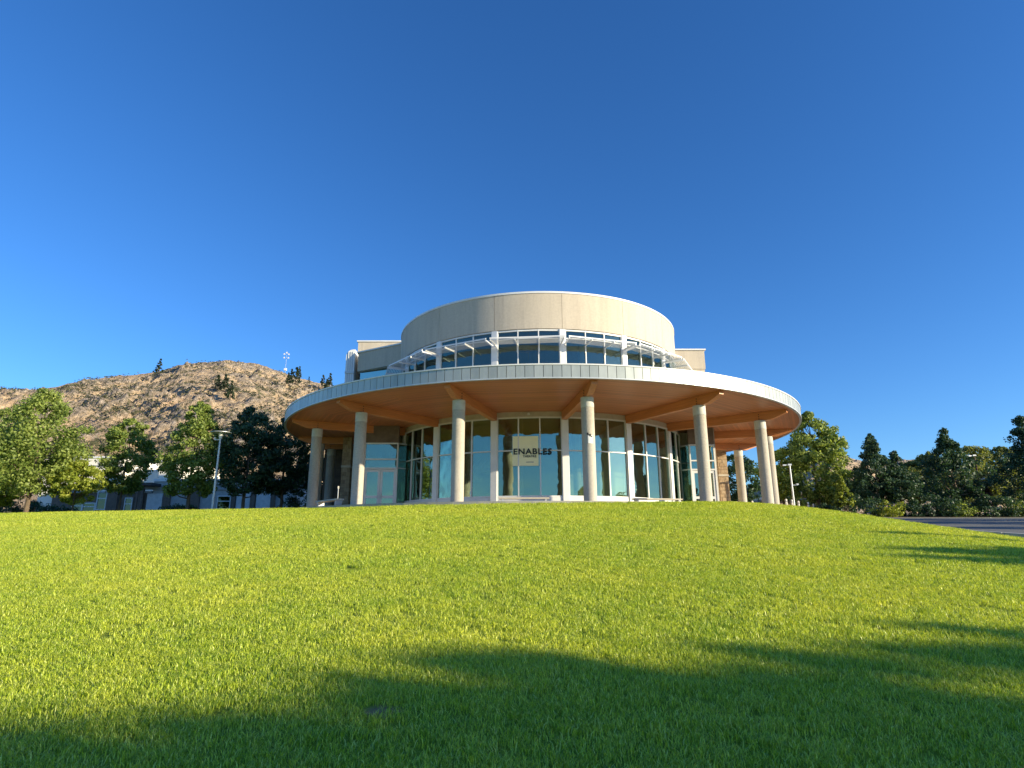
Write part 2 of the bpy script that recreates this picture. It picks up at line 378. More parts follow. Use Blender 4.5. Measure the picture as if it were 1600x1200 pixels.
hill_b, HG2 = hill('hill', [(1180, 760), (1240, 735), (1290, 706), (1310, 706), (1345, 722), (1400, 722), (1430, 718), (1460, 724), (1500, 745), (1580, 740), (1660, 735)],
                   300, 800, 1200, .0035, 90, 1.6, 4, (.12, .5, .9))
def hill_z(x, y, G=HG):
    A, D, Z = G; a = math.atan2(x, y); d = hypot(x, y)
    i = int(np.clip(np.searchsorted(A, a), 0, len(A) - 1)); j = int(np.clip(np.searchsorted(D, d), 0, len(D) - 1)); return float(Z[j, i])

# ------------------------------------------------------------------ foliage
def leaves(C, size, rnd, nrm=None):
    """N leaf quads (a bent diamond) at C"""
    n = len(C); a = rnd.normal(size=(n, 3)); a /= np.linalg.norm(a, axis=1)[:, None]
    if nrm is not None: a = a * .75 + nrm; a /= np.linalg.norm(a, axis=1)[:, None] + 1e-9
    t = rnd.normal(size=(n, 3)); t -= (t * a).sum(1)[:, None] * a; t /= np.linalg.norm(t, axis=1)[:, None]
    b = np.cross(a, t); s = (size * rnd.uniform(.6, 1.35, n))[:, None]
    V = np.stack([C - t * s, C + b * s * .55, C + t * s, C - b * s * .55], 1).reshape(-1, 3)
    return V, np.arange(n * 4).reshape(-1, 4)
PROF = {
    'pear': lambda t: np.interp(t, [0, .12, .35, .6, .85, 1], [.55, .85, 1, .86, .45, .08]),
    'oval': lambda t: np.interp(t, [0, .15, .45, .75, .93, 1], [.45, .82, 1, .8, .42, .12]),
    'spire': lambda t: np.interp(t, [0, .1, .3, .5, .7, .85, 1], [.62, .92, 1, .78, .36, .2, .05]),
    'cone': lambda t: np.interp(t, [0, .1, .5, 1], [.8, 1, .55, .05]),
    'round': lambda t: np.sqrt(np.clip(1 - (2 * t - 1) ** 2, .02, 1)),
}
def crown_pts(h0, h1, rad, prof, n, rnd, clump=.28, k=None, rag=.16):
    H = h1 - h0; k = k or 110
    t = rnd.beta(1.15, 1.35, k) if prof != 'round' else rnd.uniform(0, 1, k)
    th = rnd.uniform(0, 2 * pi, k); rr = rad * PROF[prof](t) * (rnd.uniform(.25, 1, k) ** .45) * (1 + rnd.normal(0, rag, k))
    cc = np.stack([rr * np.cos(th), rr * np.sin(th), h0 + t * H], 1)
    cr = rad * clump * rnd.uniform(.55, 1.25, k) * (.45 + .55 * PROF[prof](t))
    idx = rnd.integers(0, k, n); d = rnd.normal(size=(n, 3)); d /= np.linalg.norm(d, axis=1)[:, None]
    r_ = rnd.uniform(0, 1, n) ** .5
    P = cc[idx] + d * (cr[idx] * r_)[:, None] * np.array([1, 1, .8])
    return P, d, cc
def tree(name, label, x, y, h, rad, h0, mat, prof='pear', n=5000, leaf=.13, trunk=.14, group=None, seed=1, cat='tree', clump=.28, k=None, rag=.16, z=None, lean=(0, 0), fork=True):
    rnd = np.random.default_rng(seed); zb = hgt(x, y) if z is None else z
    root = thing(name, label, cat, (x, y, zb - .03), 0, group)
    P, d, cc = crown_pts(h0, h, rad, prof, n, rnd, clump, k, rag)
    P[:, 0] += lean[0] * P[:, 2] / h; P[:, 1] += lean[1] * P[:, 2] / h
    V, Q = leaves(P, leaf, rnd, d * .9)
    inst('crown', np_mesh('crown', V, Q, mat), root)
    m_ = MB(); top = Vector((lean[0] * .7, lean[1] * .7, h * .82)); p = Vector((0, 0, 0)); seg = 5; pts = []
    for i in range(seg + 1):
        f = i / seg; pts.append(Vector((top.x * f + rnd.normal(0, .04) * (0 < i), top.y * f + rnd.normal(0, .04) * (0 < i), top.z * f)))
    for i in range(seg): m_.tube(pts[i], pts[i + 1], trunk * (1 - i / seg * .8), trunk * (1 - (i + 1) / seg * .8), 9, False)
    m_.tube(pts[0] - Vector((0, 0, .2)), pts[0] + Vector((0, 0, .12)), trunk * 1.5, trunk, 9, False)
    order = rnd.permutation(len(cc))[:22 if fork else 8]
    for j in order:
        c = Vector(cc[j]); zs = max(h0 * .75, min(c.z - .25 * math.hypot(c.x, c.y) - .3, h * .75)); f = zs / top.z
        s_ = Vector((top.x * f, top.y * f, zs)); mid = s_.lerp(c, .5) + Vector((0, 0, -.08 * h * .3))
        r_ = trunk * .42 * (1 - f * .5); m_.tube(s_, mid, r_, r_ * .65, 6, False); m_.tube(mid, c, r_ * .65, r_ * .2, 6, False)
    part('trunk', m_, M_bark, root, True)
    return root
def shrub(name, label, x, y, h, rad, mat, n=900, leaf=.09, seed=1, group=None, z=None):
    rnd = np.random.default_rng(seed); zb = hgt(x, y) if z is None else z
    P, d, cc = crown_pts(.05, h, rad, 'round', n, rnd, .4, 26, .15)
    P[:, 2] = np.abs(P[:, 2] - .02)
    V, Q = leaves(P, leaf, rnd, d * .8); o = link(bpy.data.objects.new(name, np_mesh(name, V, Q, mat))); o.location = (x, y, zb)
    return tag(o, label, 'shrub', group)
def tree_at(name, label, px, top, Y, wpx, bottom_px, mat, **k):
    """tree whose trunk stands at depth Y under photo column px, reaching photo row top"""
    p = at(px, top, Y); zb = hgt(p.x, Y); sc = F / (Y * cos(PITCH) + (zb + 3) * sin(PITCH))
    h0 = max(.4, at(px, bottom_px, Y).z - zb)
    return tree(name, label, p.x, Y, p.z - zb, wpx / sc / 2 * .88, h0, mat, z=zb, **k)

# ------------------------------------------------------------------ the theatre
TH = thing('theatre_building', 'round glass fronted theatre with a disc canopy on concrete columns', 'building', (BC[0], BC[1], PV))
STEP = R(23.1); ANG = [R(-17.3) + STEP * i for i in range(-4, 6)]      # beams and columns seen
ANG = [R(-17.3) + STEP * i for i in range(-3, 6)]
RC = 15.6; RD = 10.0; RK = 17.46
# canopy fascia panels: 260 pieces round the rim
NP = 260; da = 2 * pi / NP
fp = MB(); fp.arc(RK - .05, RK, 5.55, 6.13, -da / 2 + .0007, da / 2 - .0007, 1); fpm = fp.mesh('fascia_panel', M_fascia)
for i in range(NP): inst('fascia_panel', fpm, TH, i * da)
m_ = MB(); m_.arc(RK - .12, RK - .055, 5.53, 6.15, -pi, pi, 180); part('fascia_backing', m_, M_dark, TH, True)
m_ = MB(); m_.arc(RK - .3, RK + .035, 6.13, 6.19, -pi, pi, 180); part('drip_edge', m_, M_white, TH, True)
m_ = MB(); m_.arc(RK - .12, RK + .02, 5.50, 5.55, -pi, pi, 180); part('drip_edge', m_, M_silver, TH, True)
# canopy roof
m_ = MB(); N_ = 120
ro = [(RK - .2, 6.15), (RD + .2, 7.4)]; vs = []
for r, z in ro:
    for i in range(N_): a = 2 * pi * i / N_; vs.append((r * cos(a), r * sin(a), z))
m_.add(vs, [(i, (i + 1) % N_, N_ + (i + 1) % N_, N_ + i) for i in range(N_)]); part('canopy_roof', m_, M_roof, TH, True)
# soffit: boarded panels between beams, boards run across the bay
def soffit_mesh(a):
    m = MB(); n = 12; vs = []
    for i in range(n + 1):
        t = -a / 2 + a * i / n
        for r, z in ((RD - .2, 5.51), (RK - .1, 5.51), (RK - .1, 5.6), (RD - .2, 5.6)): vs.append((r * sin(t), -r * cos(t), z))
    fs = []
    for i in range(n):
        for k in range(4): fs.append((4 * i + k, 4 * i + 4 + k, 4 * i + 4 + (k + 1) % 4, 4 * i + (k + 1) % 4))
    m.add(vs, fs); return m.mesh('soffit_panel', M_soffit)
sm = soffit_mesh(STEP * .9985); nb = 15
for i in range(nb): inst('soffit_panel', sm, TH, R(-17.3) + STEP * (i + .5))
sm2 = soffit_mesh(2 * pi - nb * STEP); inst('soffit_panel', sm2, TH, R(-17.3) + STEP * nb + (2 * pi - nb * STEP) / 2)
# beams, columns
def beam_mesh():
    m = MB(); w = .15; pts = [(RD - .15, 5.03), (16.25, 5.03), (17.12, 5.34), (17.12, 5.505), (RD - .15, 5.505)]
    n = len(pts); vs = [(-w, -r, z) for r, z in pts] + [(w, -r, z) for r, z in pts]
    m.add(vs, [tuple(range(n)), tuple(range(n, 2 * n))[::-1]] + [(i, (i + 1) % n, n + (i + 1) % n, n + i) for i in range(n)])
    return m.mesh('beam', M_beam)
bmm = beam_mesh()
m_ = MB()
for k in range(3): m_.tube((-.175, -RC - .02, 5.12 + .13 * k), (.175, -RC - .02, 5.12 + .13 * k), .028, None, 8)
m_.box((0, -RC, 5.045), (.36, .42, .025)); bolt = m_.mesh('bolt', M_dark)
cl = MB(); cl.lathe([(.31, -.3), (.31, 4.52), (.305, 4.525)], 40); clm = cl.mesh('column', M_conc, True)
co = MB(); co.lathe([(.313, 4.53), (.318, 4.54), (.318, 5.02), (.31, 5.03)], 40); com = co.mesh('collar', M_collar, True)
groove = MB(); groove.lathe([(.3125, 2.2), (.3125, 2.212)], 40); grm = groove.mesh('joint', M_grey, True)
extra = [R(-96.5), R(-118), R(126)]
for a in ANG + extra:
    b = inst('beam', bmm, TH, a); inst('bolt', bolt, b)
    c = inst('column', clm, TH, a, (RC * sin(a), -RC * cos(a), 0)); inst('collar', com, c); inst('joint', grm, c)
# drum bays: pilasters, frames, panes
def pil_mesh(z0, z1, w, d0, d1, mat):
    m = MB(); m.box((0, -(RD + (d1 - d0) / 2), (z0 + z1) / 2), (w, d0 + d1, z1 - z0)); return m.mesh('pilaster', mat)
plm = pil_mesh(.02, 5.02, .36, .1, .14, M_white); pum = pil_mesh(7.2, 10.47, .34, .1, .12, M_white)
HB = .185 / RD                                 # half pilaster as an angle
LA = (STEP - 2 * HB) / 3
def on(a, r=RD): return Vector((r * sin(a), -r * cos(a), 0))
def frame_mesh(zs, wm=.07):
    """frame of one bay, centred at angle 0: flat lights between straight mullions"""
    m = MB(); ed = [-STEP / 2 + HB + LA * i for i in range(4)]
    for i, a in enumerate(ed):
        m.box(on(a) * 1.0 + Vector((0, 0, (zs[0] + zs[-1]) / 2)), (wm, .13, zs[-1] - zs[0] + .1), a)
    for i in range(3):
        c = on((ed[i] + ed[i + 1]) / 2, RD * cos(LA / 2)); L = 2 * RD * sin(LA / 2) - wm
        for k, z in enumerate(zs): m.box(c + Vector((0, 0, z)), (L, .12, .06 if 0 < k < len(zs) - 1 else .09), (ed[i] + ed[i + 1]) / 2)
    return m.mesh('window_frame', M_white)
def pane_meshes(zs, mat):
    out = []
    for i in range(3):
        a = -STEP / 2 + HB + LA * (i + .5); L = 2 * RD * sin(LA / 2) - .05
        for k in range(len(zs) - 1):
            m = MB(); m.box(on(a, RD * cos(LA / 2) - .01) + Vector((0, 0, (zs[k] + zs[k + 1]) / 2)), (L, .012, zs[k + 1] - zs[k] - .05), a); out.append(m.mesh('pane', mat))
    return out
ZL = [.73, 3.28, 5.17]; ZU = [8.30, 9.92, 10.42]
fl, fu = frame_mesh(ZL), frame_mesh(ZU, .06); pl, pu = pane_meshes(ZL, M_glass), pane_meshes(ZU, M_glass2)
skm = MB(); skm.arc(RD - .1, RD + .05, .0, .42, -STEP / 2, STEP / 2, 12); skm = skm.mesh('base_wall', M_sill, True)
ap = MB(); ap.arc(RD - .08, RD + .06, .425, .68, -STEP / 2, STEP / 2, 12); ap = ap.mesh('apron', M_white, True)
hd = MB(); hd.arc(RD - .1, RD + .03, 5.22, 5.508, -STEP / 2, STEP / 2, 12); hd = hd.mesh('header_band', M_sill, True)
su = MB(); su.arc(RD - .1, RD + .12, 7.3, 8.25, -STEP / 2, STEP / 2, 12); su = su.mesh('sill_band', M_white, True)
wb = MB(); wb.arc(RD - .2, RD + .1, 10.50, 12.72, -STEP / 2 + .0009, STEP / 2 - .0009, 16); wb = wb.mesh('wall_panel', M_stucco, True)
cp = MB(); cp.arc(RD - .3, RD + .14, 12.73, 12.85, -STEP / 2, STEP / 2, 16); cp = cp.mesh('coping', M_white, True)
BA = [R(-17.3) + STEP * (i + .5) for i in range(-4, 5)]
for a in BA:
    f = inst('window_frame', fl, TH, a)
    for p in pl: inst('pane', p, f)
    f = inst('window_frame', fu, TH, a)
    for p in pu: inst('pane', p, f)
    for nme, me in (('base_wall', skm), ('apron', ap), ('header_band', hd), ('sill_band', su), ('wall_panel', wb), ('coping', cp)): inst(nme, me, TH, a)
for i in range(-4, 6):
    a = R(-17.3) + STEP * i; inst('pilaster', plm, TH, a); inst('pilaster', pum, TH, a)
m_ = MB(); m_.arc(RD - .25, RD - .12, 10.46, 12.7, -pi, pi, 120); part('wall_backing', m_, M_dark, TH, True)
m_ = MB(); m_.lathe([(RD - .2, 12.5), (.1, 12.6)], 80); part('roof', m_, M_silver, TH)
# sunshades: straight louvred awnings over each clerestory bay
def sunshade():
    h = STEP / 2 - HB * .55; y_in = -(RD * cos(LA / 2) + .12); L = 2 * RD * sin(h) + .12; yb = -(RD * cos(h)) ; yo = -(RD + 1.12)
    root = MB(); z = 9.60
    root.box((0, yo, z + .03), (L * 1.10, .05, .075)); 
    arms = [(-1, -.5), (-1 / 3, -1 / 6), (1 / 3, 1 / 6), (1, .5)]
    am = []
    for fo, fi in arms:
        xo = fo * L * .54; a = fo * h; pin = on(a, RD + .04); m = MB()
        p0 = Vector((pin.x, pin.y, z - .12)); p1 = Vector((xo, yo, z + .0)); d = (p1 - p0); m.box((p0 + p1) / 2, (.05, d.length, .10), math.atan2(d.y, d.x) - pi / 2, 0)
        m.box((pin.x, pin.y - .02, z - .3), (.06, .06, .45), a); am.append(m.mesh('bracket', M_white))
    bl = []
    for k in range(9):
        f = (k + .6) / 9.3; y = yo * f + (1 - f) * -(RD + .12); half = min(L * .54 * f + (1 - f) * L * .49, 99)
        # blades stop short of the curved wall near the centre
        m = MB(); m.box((0, y, z - .04), (2 * half, .068, .014), 0, R(12)); bl.append(m.mesh('blade', M_silver))
    return root.mesh('sunshade', M_white), am, bl
sh, am, bl = sunshade()
for a in BA:
    s = inst('sunshade', sh, TH, a)
    for m in am: inst('bracket', m, s)
    for m in bl: inst('blade', m, s)
# security lights on the header band
for a in (R(-5.8), R(8.2) + R(5), R(40 - 7)):
    m_ = MB(); m_.tube(on(a, RD + .02) + Vector((0, 0, 5.36)), on(a, RD + .16) + Vector((0, 0, 5.36)), .05, .07, 12); m_.box(on(a, RD + .2) + Vector((0, 0, 5.33)), (.12, .14, .08), a)
    part('wall_light', m_, M_white, TH)
# interior
m_ = MB(); m_.lathe([(RD - .15, -.05), (RD - .15, .03), (.1, .031)], 64); part('lobby_floor', m_, M_innerf, TH)
m_ = MB(); m_.lathe([(RD - .15, 5.6), (RD - .15, 7.2), (.1, 7.21)], 64); part('upper_floor', m_, M_inner, TH)
m_ = MB(); m_.arc(6.2, 6.5, .03, 5.58, R(-150), R(-22), 40); m_.arc(6.2, 6.5, .03, 5.58, R(12), R(150), 40); part('lobby_wall', m_, M_inner, TH, True)
m_ = MB(); m_.box((0, 1.0, 2.8), (15, .3, 5.5)); m_.box((0, 1.5, 9.9), (17.6, .3, 5.3)); part('lobby_wall', m_, M_inner, TH)
ic = MB(); ic.lathe([(.24, .03), (.24, 5.58)], 24); icm = ic.mesh('interior_column', simple('cream_paint', (.66, .60, .38), .6), True)
for x, y in ((-1.5, -7.2), (2.0, -7.0), (-4.9, -6.0), (5.4, -5.6), (-7.2, -3.0), (7.4, -2.6)): inst('interior_column', icm, TH, 0, (x, y, 0))
m_ = MB(); m_.tube((2.4, -7.6, 7.2), (2.4, -7.6, 10.2), .22, .22, 20); part('interior_column', m_, M_cream, TH, True)
# staircase behind the glass
m_ = MB()
for k in range(14): m_.box((-5.3 + k * .24, -6.7, .5 + k * .27), (.3, 1.1, .08))
part('staircase', m_, M_white, TH)
m_ = MB(); m_.tube((-5.4, -7.3, 1.4), (-2.1, -7.3, 5.1), .05, None, 8); m_.tube((-5.4, -7.3, .9), (-2.1, -7.3, 4.6), .03, None, 8)
for k in range(8): m_.tube((-5.3 + k * .43, -7.3, .45 + k * .48), (-5.3 + k * .43, -7.3, 1.5 + k * .48), .025, None, 6)
part('stair_rail', m_, M_white, TH)
M_or = simple('orange_wood', (.85, .45, .12), .5)
m_ = MB()
for k in range(7): m_.box((-.9 + random.uniform(-.35, .45), -6.6 + random.uniform(-.2, .2), 10.15 + random.uniform(-.35, .4)), (.7, .05, .22), random.uniform(-.8, .8), random.uniform(-.6, .6))
m_.tube((-.85, -6.6, 9.6), (-.85, -6.6, 12.4), .012, None, 6); part('chandelier', m_, M_or, TH)
# window lettering
def lettering(txt, size, ext, z, a, r, w=None):
    cu = bpy.data.curves.new('t', 'FONT'); cu.body = txt; cu.size = size; cu.align_x = 'CENTER'; cu.extrude = .004; cu.offset = ext; cu.space_character = 1.12
    to = bpy.data.objects.new('t', cu); SC.collection.objects.link(to); dg = bpy.context.evaluated_depsgraph_get()
    me = bpy.data.meshes.new_from_object(to.evaluated_get(dg)); me.name = 'window_lettering'; bpy.data.objects.remove(to)
    xs = [v.co.x for v in me.vertices]; wd = max(xs) - min(xs); k = (w / wd) if w else 1
    for v in me.vertices: v.co.x *= k
    me.materials.clear(); me.materials.append(simple('dark_vinyl', (.018, .03, .03), .5))
    o = inst('window_lettering', me, TH, 0); o.rotation_euler = (R(90), 0, a); p = on(a, r); o.location = (p.x, p.y, z); return o
aM = R(-5.75)
def letter_px(px, py):                          # where a photo pixel meets the glass plane of the centre bay
    d = at(px, py, 1.0); n = Vector((sin(aM), -cos(aM), 0)); c = Vector((BC[0], BC[1], 0)) + n * (RD * cos(LA / 2) + .09)
    t = (c - Vector((0, 0, 0))).dot(n) / d.dot(n); return d * t
pa, pb = letter_px(802, 710), letter_px(862, 698)
for txt, x0, x1, y0, y1 in (('ENABLES', 802, 862, 709.5, 700), ('THEATRE', 817, 838, 714.5, 711), ('TICKETS', 820, 836, 722.5, 720.5)):
    if txt == 'TICKETS': continue
    p0, p1 = letter_px(x0, y0), letter_px(x1, y1); q = letter_px((x0 + x1) / 2, y0); h = abs(p1.z - p0.z)
    o = lettering(txt, h / .69, .012 if txt == 'ENABLES' else .004, 0, aM, RD, (p1 - p0).xy.length); o.location = (q.x - BC[0], q.y - BC[1], q.z - PV)
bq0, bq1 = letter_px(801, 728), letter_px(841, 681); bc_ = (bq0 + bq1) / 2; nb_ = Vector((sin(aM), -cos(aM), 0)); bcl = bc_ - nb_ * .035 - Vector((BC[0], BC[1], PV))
bnr = MB(); bnr.box(bcl, ((bq1 - bq0).xy.length, .012, abs(bq1.z - bq0.z)), aM); part('sunlit_banner_patch', bnr, simple('sunlit_banner_yellow', (.92, .90, .58), .6, 0, .03), TH)  # white banner cut to its sunlit patch, the sun's yellow put into the colour
bln = MB(); q_ = letter_px(828, 722) - nb_ * .02 - Vector((BC[0], BC[1], PV)); bln.box(q_, (.42, .008, .045), aM); part('printed_line', bln, M_grey, TH)
# side wings: glazed entrances beside the drum
def entrance(x0, x1, y, sgn):
    fr = MB(); W_ = x1 - x0; xs = [x0, x0 + .25, (x0 + x1) / 2, x1 - .25, x1]
    fr.box((x0 + .04, y, 2.2), (.08, .14, 4.4)); fr.box((x1 - .04, y, 2.2), (.08, .14, 4.4))
    for z in (2.78, 3.35, 4.36): fr.box(((x0 + x1) / 2, y, z), (W_ - .16, .13, .09))
    f = part('entrance_frame', fr, M_white, TH)
    for z0, z1 in ((2.83, 3.30), (3.40, 4.31)):
        p = MB(); p.box(((x0 + x1) / 2, y, (z0 + z1) / 2), (W_ - .17, .012, z1 - z0)); part('pane', p, M_glass, f)
    mid = (x0 + x1) / 2; dw = (W_ - .16) / 2
    for k, c in ((-1, mid - dw / 2), (1, mid + dw / 2)):
        d = MB(); e = dw - .02
        for xx in (c - e / 2 + .07, c + e / 2 - .07): d.box((xx, y, 1.37), (.14, .06, 2.7))
        for z, hh in ((.13, .22), (1.0, .16), (2.63, .16)): d.box((c, y, z), (e - .28, .055, hh))
        dd = part('door', d, M_white, TH)
        for z0, z1 in ((.24, .92), (1.08, 2.55)):
            p = MB(); p.box((c, y, (z0 + z1) / 2), (e - .29, .012, z1 - z0)); part('pane', p, M_glass, dd)
        h_ = MB(); h_.tube((c - k * (e / 2 - .1), y - .09, .85), (c - k * (e / 2 - .1), y - .09, 1.25), .018, None, 8); h_.box((c - k * (e / 2 - .1), y - .05, 1.05), (.05, .06, .16)); part('handle', h_, M_silver, dd)
    hb = MB(); hb.box((mid, y + .05, 4.96), (W_, .2, 1.09)); part('header_band', hb, M_brown, TH)
    return f
entrance(-11.3, -9.15, -5.5, -1)
entrance(9.55, 11.2, -4.8, 1)
# returns between entrance and drum
for xe, ye, xd, yd in ((-9.15, -5.45, -8.75, -4.95), (9.55, -4.75, 9.2, -4.1)):
    d = Vector((xd - xe, yd - ye)); m_ = MB(); a = math.atan2(d.y, d.x)
    fr = MB(); 
    for z in (.1, 2.8, 4.36): fr.box(((xe + xd) / 2, (ye + yd) / 2, z), (d.length, .1, .08), a)
    f = part('entrance_frame', fr, M_silver, TH); m_.box(((xe + xd) / 2, (ye + yd) / 2, 2.2), (d.length, .012, 4.3), a); part('pane', m_, M_glass, f)
# wing walls behind the entrances
for x0, x1, y0 in ((-11.6, -8.3, -3.7), (8.6, 11.2, -3.0)):
    m_ = MB(); m_.box(((x0 + x1) / 2, y0 + 3, 2.75), (x1 - x0, 6, 5.48)); part('wing_wall', m_, M_inner, TH)
    m_ = MB(); m_.box((x0 if x0 < 0 else x1 - .01, y0 - .72, 2.75), (.2, 2.1, 5.47)); part('wing_wall', m_, M_stone if x0 < 0 else M_conc, TH)
# pendant lamps seen over the left doors
for x in (-10.6, -9.9):
    m_ = MB(); m_.lathe([(.02, 4.0), (.12, 3.9), (.17, 3.7), (.12, 3.55), (.02, 3.5)], 16, (x, -4.3)); part('pendant_lamp', m_, M_cream, TH, True)
# stone piers and walls
def stone_block_wall(c, dx, dy, h, course, stones, name='stone_pier', cap=True, mat=M_stone):
    """coursed ashlar round a core; every stone its own piece"""
    core = MB(); core.box((c[0], c[1], h / 2), (dx - .05, dy - .05, h)); root = part(name, core, M_mortar, TH)
    z = 0; row = 0; rr = random.Random(3)
    while z + course <= h + .001:
        per = [(-dx / 2, dx / 2)]; n = stones; off = .5 if row % 2 else 0
        ed = [-dx / 2] + [-dx / 2 + dx * (i + off * .6 + rr.uniform(-.1, .1)) / n for i in range(1 if not off else 0, n) if 0.05 < (i + off * .6) / n < .95] + [dx / 2]
        for a, b in zip(ed, ed[1:]):
            if b - a < .05: continue
            pr = rr.uniform(0, .025); m = MB(); m.box((c[0] + (a + b) / 2, c[1], z + course / 2), (b - a - .015, dy + pr * 2, course - .018)); part('stone', m, mat, root)
        z += course; row += 1
    if cap:
        m = MB(); m.box((c[0], c[1], h * .62), (dx + .06, dy + .09, .14)); part('band_course', m, M_sill, root)
    return root
stone_block_wall((15.1, 5.2), .75, .75, 5.48, .274, 2)
stone_block_wall((-13.55, -.9), .62, .62, 5.48, .274, 2, mat=M_stone)
stone_block_wall((-15.0, 4.4), 3.4, .5, 5.48, .42, 5, 'stone_wall', False, mat=M_brown)
# main block: stage house behind the drum
m_ = MB(); m_.prism([(-14.0, 2.1), (-14.0, 18), (13.2, 18), (13.2, 1.35), (9.7, 1.35), (-9.95, -.35)], 11.25, 12.75); part('upper_wall', m_, M_stucco, TH)
m_ = MB(); m_.prism([(-13.8, 2.3), (-13.8, 17.8), (13.0, 17.8), (13.0, 1.55), (9.5, 1.55), (-9.4, .0)], 5.62, 11.24)
part('window_strip', m_, m_glass('strip_glass', .7, (.1, .12, .13)), TH)
m_ = MB(); m_.prism([(-13.3, 3.0), (-13.3, 17.3), (12.5, 17.3), (12.5, 2.3), (9.0, 2.3), (-9.0, .8)], 5.6, 11.23); part('wall', m_, M_dark, TH)
m_ = MB(); m_.prism([(12.2, 1.4), (13.15, 1.4), (13.15, 5), (12.2, 5)], 5.63, 11.245); m_.prism([(9.6, 1.37), (12.2, 1.37), (12.2, 3), (9.6, 3)], 5.63, 11.245); part('upper_wall', m_, M_stucco, TH)
m_ = MB(); m_.prism([(-14.1, 2.05), (-14.1, 18.1), (13.3, 18.1), (13.3, 1.25), (9.7, 1.25), (-9.95, -.45)], 12.755, 12.86); part('coping', m_, M_white, TH)
m_ = MB(); m_.box((-1, 16, 7.0), (27, 12, 13.9)); m_.v = [v for v in m_.v]; part('stage_tower', MB().prism([(-15.1, 6.2), (9, 6.2), (9, 14), (-15.1, 14)], 12.7, 15.05), M_stucco, TH)
part('coping', MB().prism([(-15.2, 6.1), (9.1, 6.1), (9.1, 14.1), (-15.2, 14.1)], 15.055, 15.16), M_white, TH)
part('wall', MB().prism([(-13.2, 4.2), (12.8, 4.2), (12.8, 21), (-13.2, 21)], 0, 5.49), M_stucco, TH)
# white rounded metal fin at the left end of the main block
fin = MB(); pts = []
for k in range(9): t = pi / 2 * k / 8; pts.append((-14.98 + .55 - .55 * sin(t), 12.55 + .55 * cos(t)) )
outline = [(-14.3, 5.8), (-14.3, 13.1)] + pts + [(-14.98, 5.8)]
n = len(outline); vs = [(x, 2.2, z) for x, z in outline] + [(x, 6.5, z) for x, z in outline]
fin.add(vs, [tuple(range(n)), tuple(range(n, 2 * n))[::-1]] + [(i, (i + 1) % n, n + (i + 1) % n, n + i) for i in range(n)])
fo = part('metal_fin', fin, M_white, TH)
m_ = MB(); m_.box((-14.64, 2.17, 11.2), (.72, .1, .16)); part('trim_band', m_, M_silver, fo)
for x in (-14.8, -14.62, -14.45):
    m_ = MB(); m_.box((x, 2.17, 9.4), (.03, .05, 7)); part('seam', m_, M_silver, fo)

# ------------------------------------------------------------------ things on the paving
def bench(label, px0, px1, py, Y0, Y1, slab=.42):
    a = at(px0, py, Y0); b = at(px1, py, Y1); c = (a + b) / 2; d = (b - a); L = hypot(d.x, d.y); rz = math.atan2(d.y, d.x)
    root = thing('bench', label, 'bench', (c.x, c.y, PV), rz, 'benches under the canopy')
    s = MB(); s.box((0, 0, .455), (L, .46, .07)); part('seat', s, M_sill, root)
    for k in (-1, 1):
        l = MB(); x = k * (L / 2 - .28)
        vs = [(x - .05, -.16, 0), (x + .05, -.16, 0), (x + .05, .16, 0), (x - .05, .16, 0), (x - .05 + k * .12, -.2, .42), (x + .05 + k * .12, -.2, .42), (x + .05 + k * .12, .2, .42), (x - .05 + k * .12, .2, .42)]
        l.add(vs, [(3, 2, 1, 0), (4, 5, 6, 7), (0, 1, 5, 4), (1, 2, 6, 5), (2, 3, 7, 6), (3, 0, 4, 7)]); part('leg', l, M_silver, root)
    return root
bench('pale slab bench in front of the lettered centre window', 780, 858, 775, 31.6, 31.6)
bench('pale slab bench in front of the right curved glazing', 989, 1063, 774.5, 32, 32.6)
bench('pale slab bench seen end on beside the leftmost column', 499, 531, 786, 34.5, 32.3)
p = at(527.5, 781, 33.2); r = thing('sign_post', 'thin upright post standing behind the left slab bench', 'post', (p.x, p.y, PV))
part('post', MB().tube((0, 0, 0), (0, 0, 1.1), .025, None, 8), M_silver, r); part('post_cap', MB().box((0, 0, 1.14), (.07, .03, .14)), M_cream, r)
# notice taped round the column
a5 = ANG[4]; a5 = R(-17.3) + STEP
cxn, cyn = BC[0] + RC * sin(a5), BC[1] - RC * cos(a5)
def wrap(z0, z1, t0, t1, r, mat, name, parent=None, n=10):
    vs = []; 
    for i in range(n + 1):
        t = t0 + (t1 - t0) * i / n
        for rr_, z in ((r, z0), (r + .004, z0), (r + .004, z1), (r, z1)): vs.append((rr_ * sin(t), -rr_ * cos(t), z))
    m = MB(); m.add(vs, [(0, 1, 2, 3), tuple(4 * n + k for k in (3, 2, 1, 0))] + [(4 * i + k, 4 * i + 4 + k, 4 * i + 4 + (k + 1) % 4, 4 * i + (k + 1) % 4) for i in range(n) for k in range(4)])
    return part(name, m, mat, parent)
zn = at(922, 680, cyn - .3).z
nr = thing('notice', 'white paper notice with black marks on the middle right column', 'notice', (cxn, cyn, zn))
M_ink = simple('black_ink', (.02, .02, .02), .6)
wrap(-.38, .0, R(-12), R(34), .316, simple('white_paper', (.78, .77, .74), .7), 'paper', nr)
for t0, t1, z0, z1 in ((-20, -5, .02, .12), (2, 16, -.06, .06), (14, 28, -.1, -.03), (-4, 3, -.02, .04)): wrap(z0, z1, R(t0), R(t1), .3215, M_ink, 'ink_mark', nr, 4)

